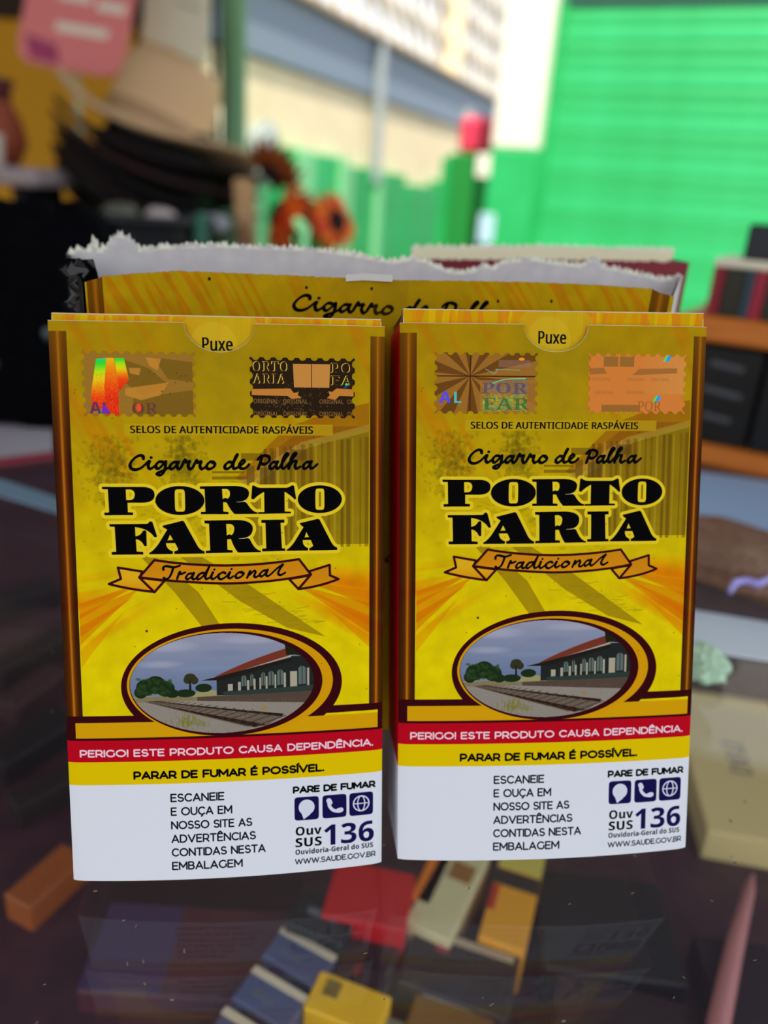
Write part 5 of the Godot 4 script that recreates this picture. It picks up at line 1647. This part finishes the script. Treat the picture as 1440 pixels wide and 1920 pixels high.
func carton() -> void:
	# the opened display carton that the packs lean on
	var fr := Transform3D(Basis(Vector3(0.8910, 0, -0.4540), Vector3.UP, Vector3(0.4540, 0, 0.8910)), Vector3(-0.0629, GLASS, -0.1623))
	var t := thing("display_carton", "torn-open yellow display carton with white inside behind the two packs", "carton", fr)
	var front := profile_in([[160, 528], [188, 521], [192, 518], [250, 513], [330, 508], [420, 511], [560, 517], [650, 521], [735, 525], [860, 526], [1000, 529], [1120, 534], [1220, 541], [1235, 548], [1262, 556]], fr)
	obj("front_wall", torn_sheet(front, 0.0006, 0.00015, 12), M.carton, t)
	var rear := Transform3D(fr.basis, fr.origin - fr.basis.z * 0.036)
	var back := profile_in([[128, 474], [150, 462], [166, 470], [178, 446], [187, 468], [205, 456], [222, 436], [242, 444], [262, 466], [300, 461], [400, 457], [520, 462], [600, 466], [660, 474], [735, 488], [770, 482], [800, 487], [835, 504], [860, 508], [880, 506], [905, 495], [925, 500], [940, 488], [1000, 483], [1040, 490], [1085, 495], [1104, 486], [1115, 481], [1130, 497], [1160, 503], [1180, 507], [1210, 514], [1240, 521], [1278, 516]], rear)
	obj("torn_back_wall", torn_sheet(back, 0.0007, 0.0006, 13), M.carton_white, t, Transform3D(Basis.IDENTITY, Vector3(0, 0, -0.036)))
	obj("torn_fringe", torn_fringe(back, 0.0007, 0.0010, 14), M.torn, t, Transform3D(Basis.IDENTITY, Vector3(0, 0, -0.036)))
	for e in [[front[0], back[0]], [front[-1], back[-1]]]:
		var a := Vector3(e[0].x, 0, 0)
		var b := Vector3(e[1].x, 0, -0.036)
		var st := begin()
		var up_a := Vector3(0, e[0].y, 0)
		var up_b := Vector3(0, e[1].y, 0)
		var n := (b - a).cross(Vector3.UP).normalized()
		quad(st, a, b, b + up_b, a + up_a, n)
		quad(st, a - n * 0.0006, b - n * 0.0006, b - n * 0.0006 + up_b, a - n * 0.0006 + up_a, -n)
		obj("side_wall", st.commit(), M.carton_white if e[0] != front[0] else mat(Color(0.07, 0.06, 0.07), 0.4), t)
	# crumpled dark film on the torn corner
	var film := begin()
	var g := []
	for i in 7:
		var row := []
		for k in 5:
			row.append(Vector3(front[0].x - 0.007 + k * 0.0018 + 0.0012 * sin(i * 2.3 + k), front[0].y - 0.012 + i * 0.0026, -0.010 + 0.002 * sin(k * 2.1 + i * 1.3)))
		g.append(row)
	grid_surface(film, g)
	obj("crumpled_film", film.commit(), mat(Color(0.06, 0.05, 0.07), 0.15), t)
	# clear tape on the front edge
	var tape := begin()
	var tp := profile_in([[648, 521], [680, 519], [735, 522]], fr)
	for i in 2:
		quad(tape, Vector3(tp[i].x, tp[i].y + 0.0008, 0.001), Vector3(tp[i + 1].x, tp[i + 1].y + 0.0008, 0.001), Vector3(tp[i + 1].x, tp[i + 1].y - 0.0006, 0.0012), Vector3(tp[i].x, tp[i].y - 0.0006, 0.0012), Vector3(0, 0.5, 1))
	obj("tape", tape.commit(), mat(Color(0.85, 0.82, 0.78), 0.2), t)


func packs() -> void:
	# both lean back fifteen degrees against the carton, standing on their rear bottom edges
	var a := Vector3(0.8834, 0.0271, -0.4679)
	var b := Vector3(0.1473, -0.9638, 0.2223)
	var n := Vector3(0.4449, 0.2653, 0.8554)
	make_pack("yellow cigarette pack whose upper left seal is a rainbow hologram, leaning beside its twin", Transform3D(Basis(a, -b, n).orthonormalized(), EYE + Vector3(-0.10943, -0.0251, -0.11141) + a * 0.031 + b * 0.1095), 1.3,
		[[5.85, 5.45, 20.4, 11.9, 0, "gold foil seal with its rainbow sheen painted on in stripes"], [36.4, 6.15, 19.8, 11.3, 1, "dark embossed foil seal with rows of small words"]])
	a = Vector3(0.8972, 0.0374, -0.4401)
	b = Vector3(0.1613, -0.9553, 0.2476)
	n = Vector3(0.4111, 0.2931, 0.8631)
	make_pack("yellow cigarette pack with a copper seal and a star-rayed seal, tray pulled up", Transform3D(Basis(a, -b, n).orthonormalized(), EYE + Vector3(-0.05307, -0.02298, -0.14421) + a * 0.031 + b * 0.1095), 2.7,
		[[6.9, 5.6, 20.4, 11.9, 2, "gold foil seal with dark rays and green lettering"], [37.5, 5.5, 20.3, 11.9, 3, "copper foil seal with faint grey marks"]])
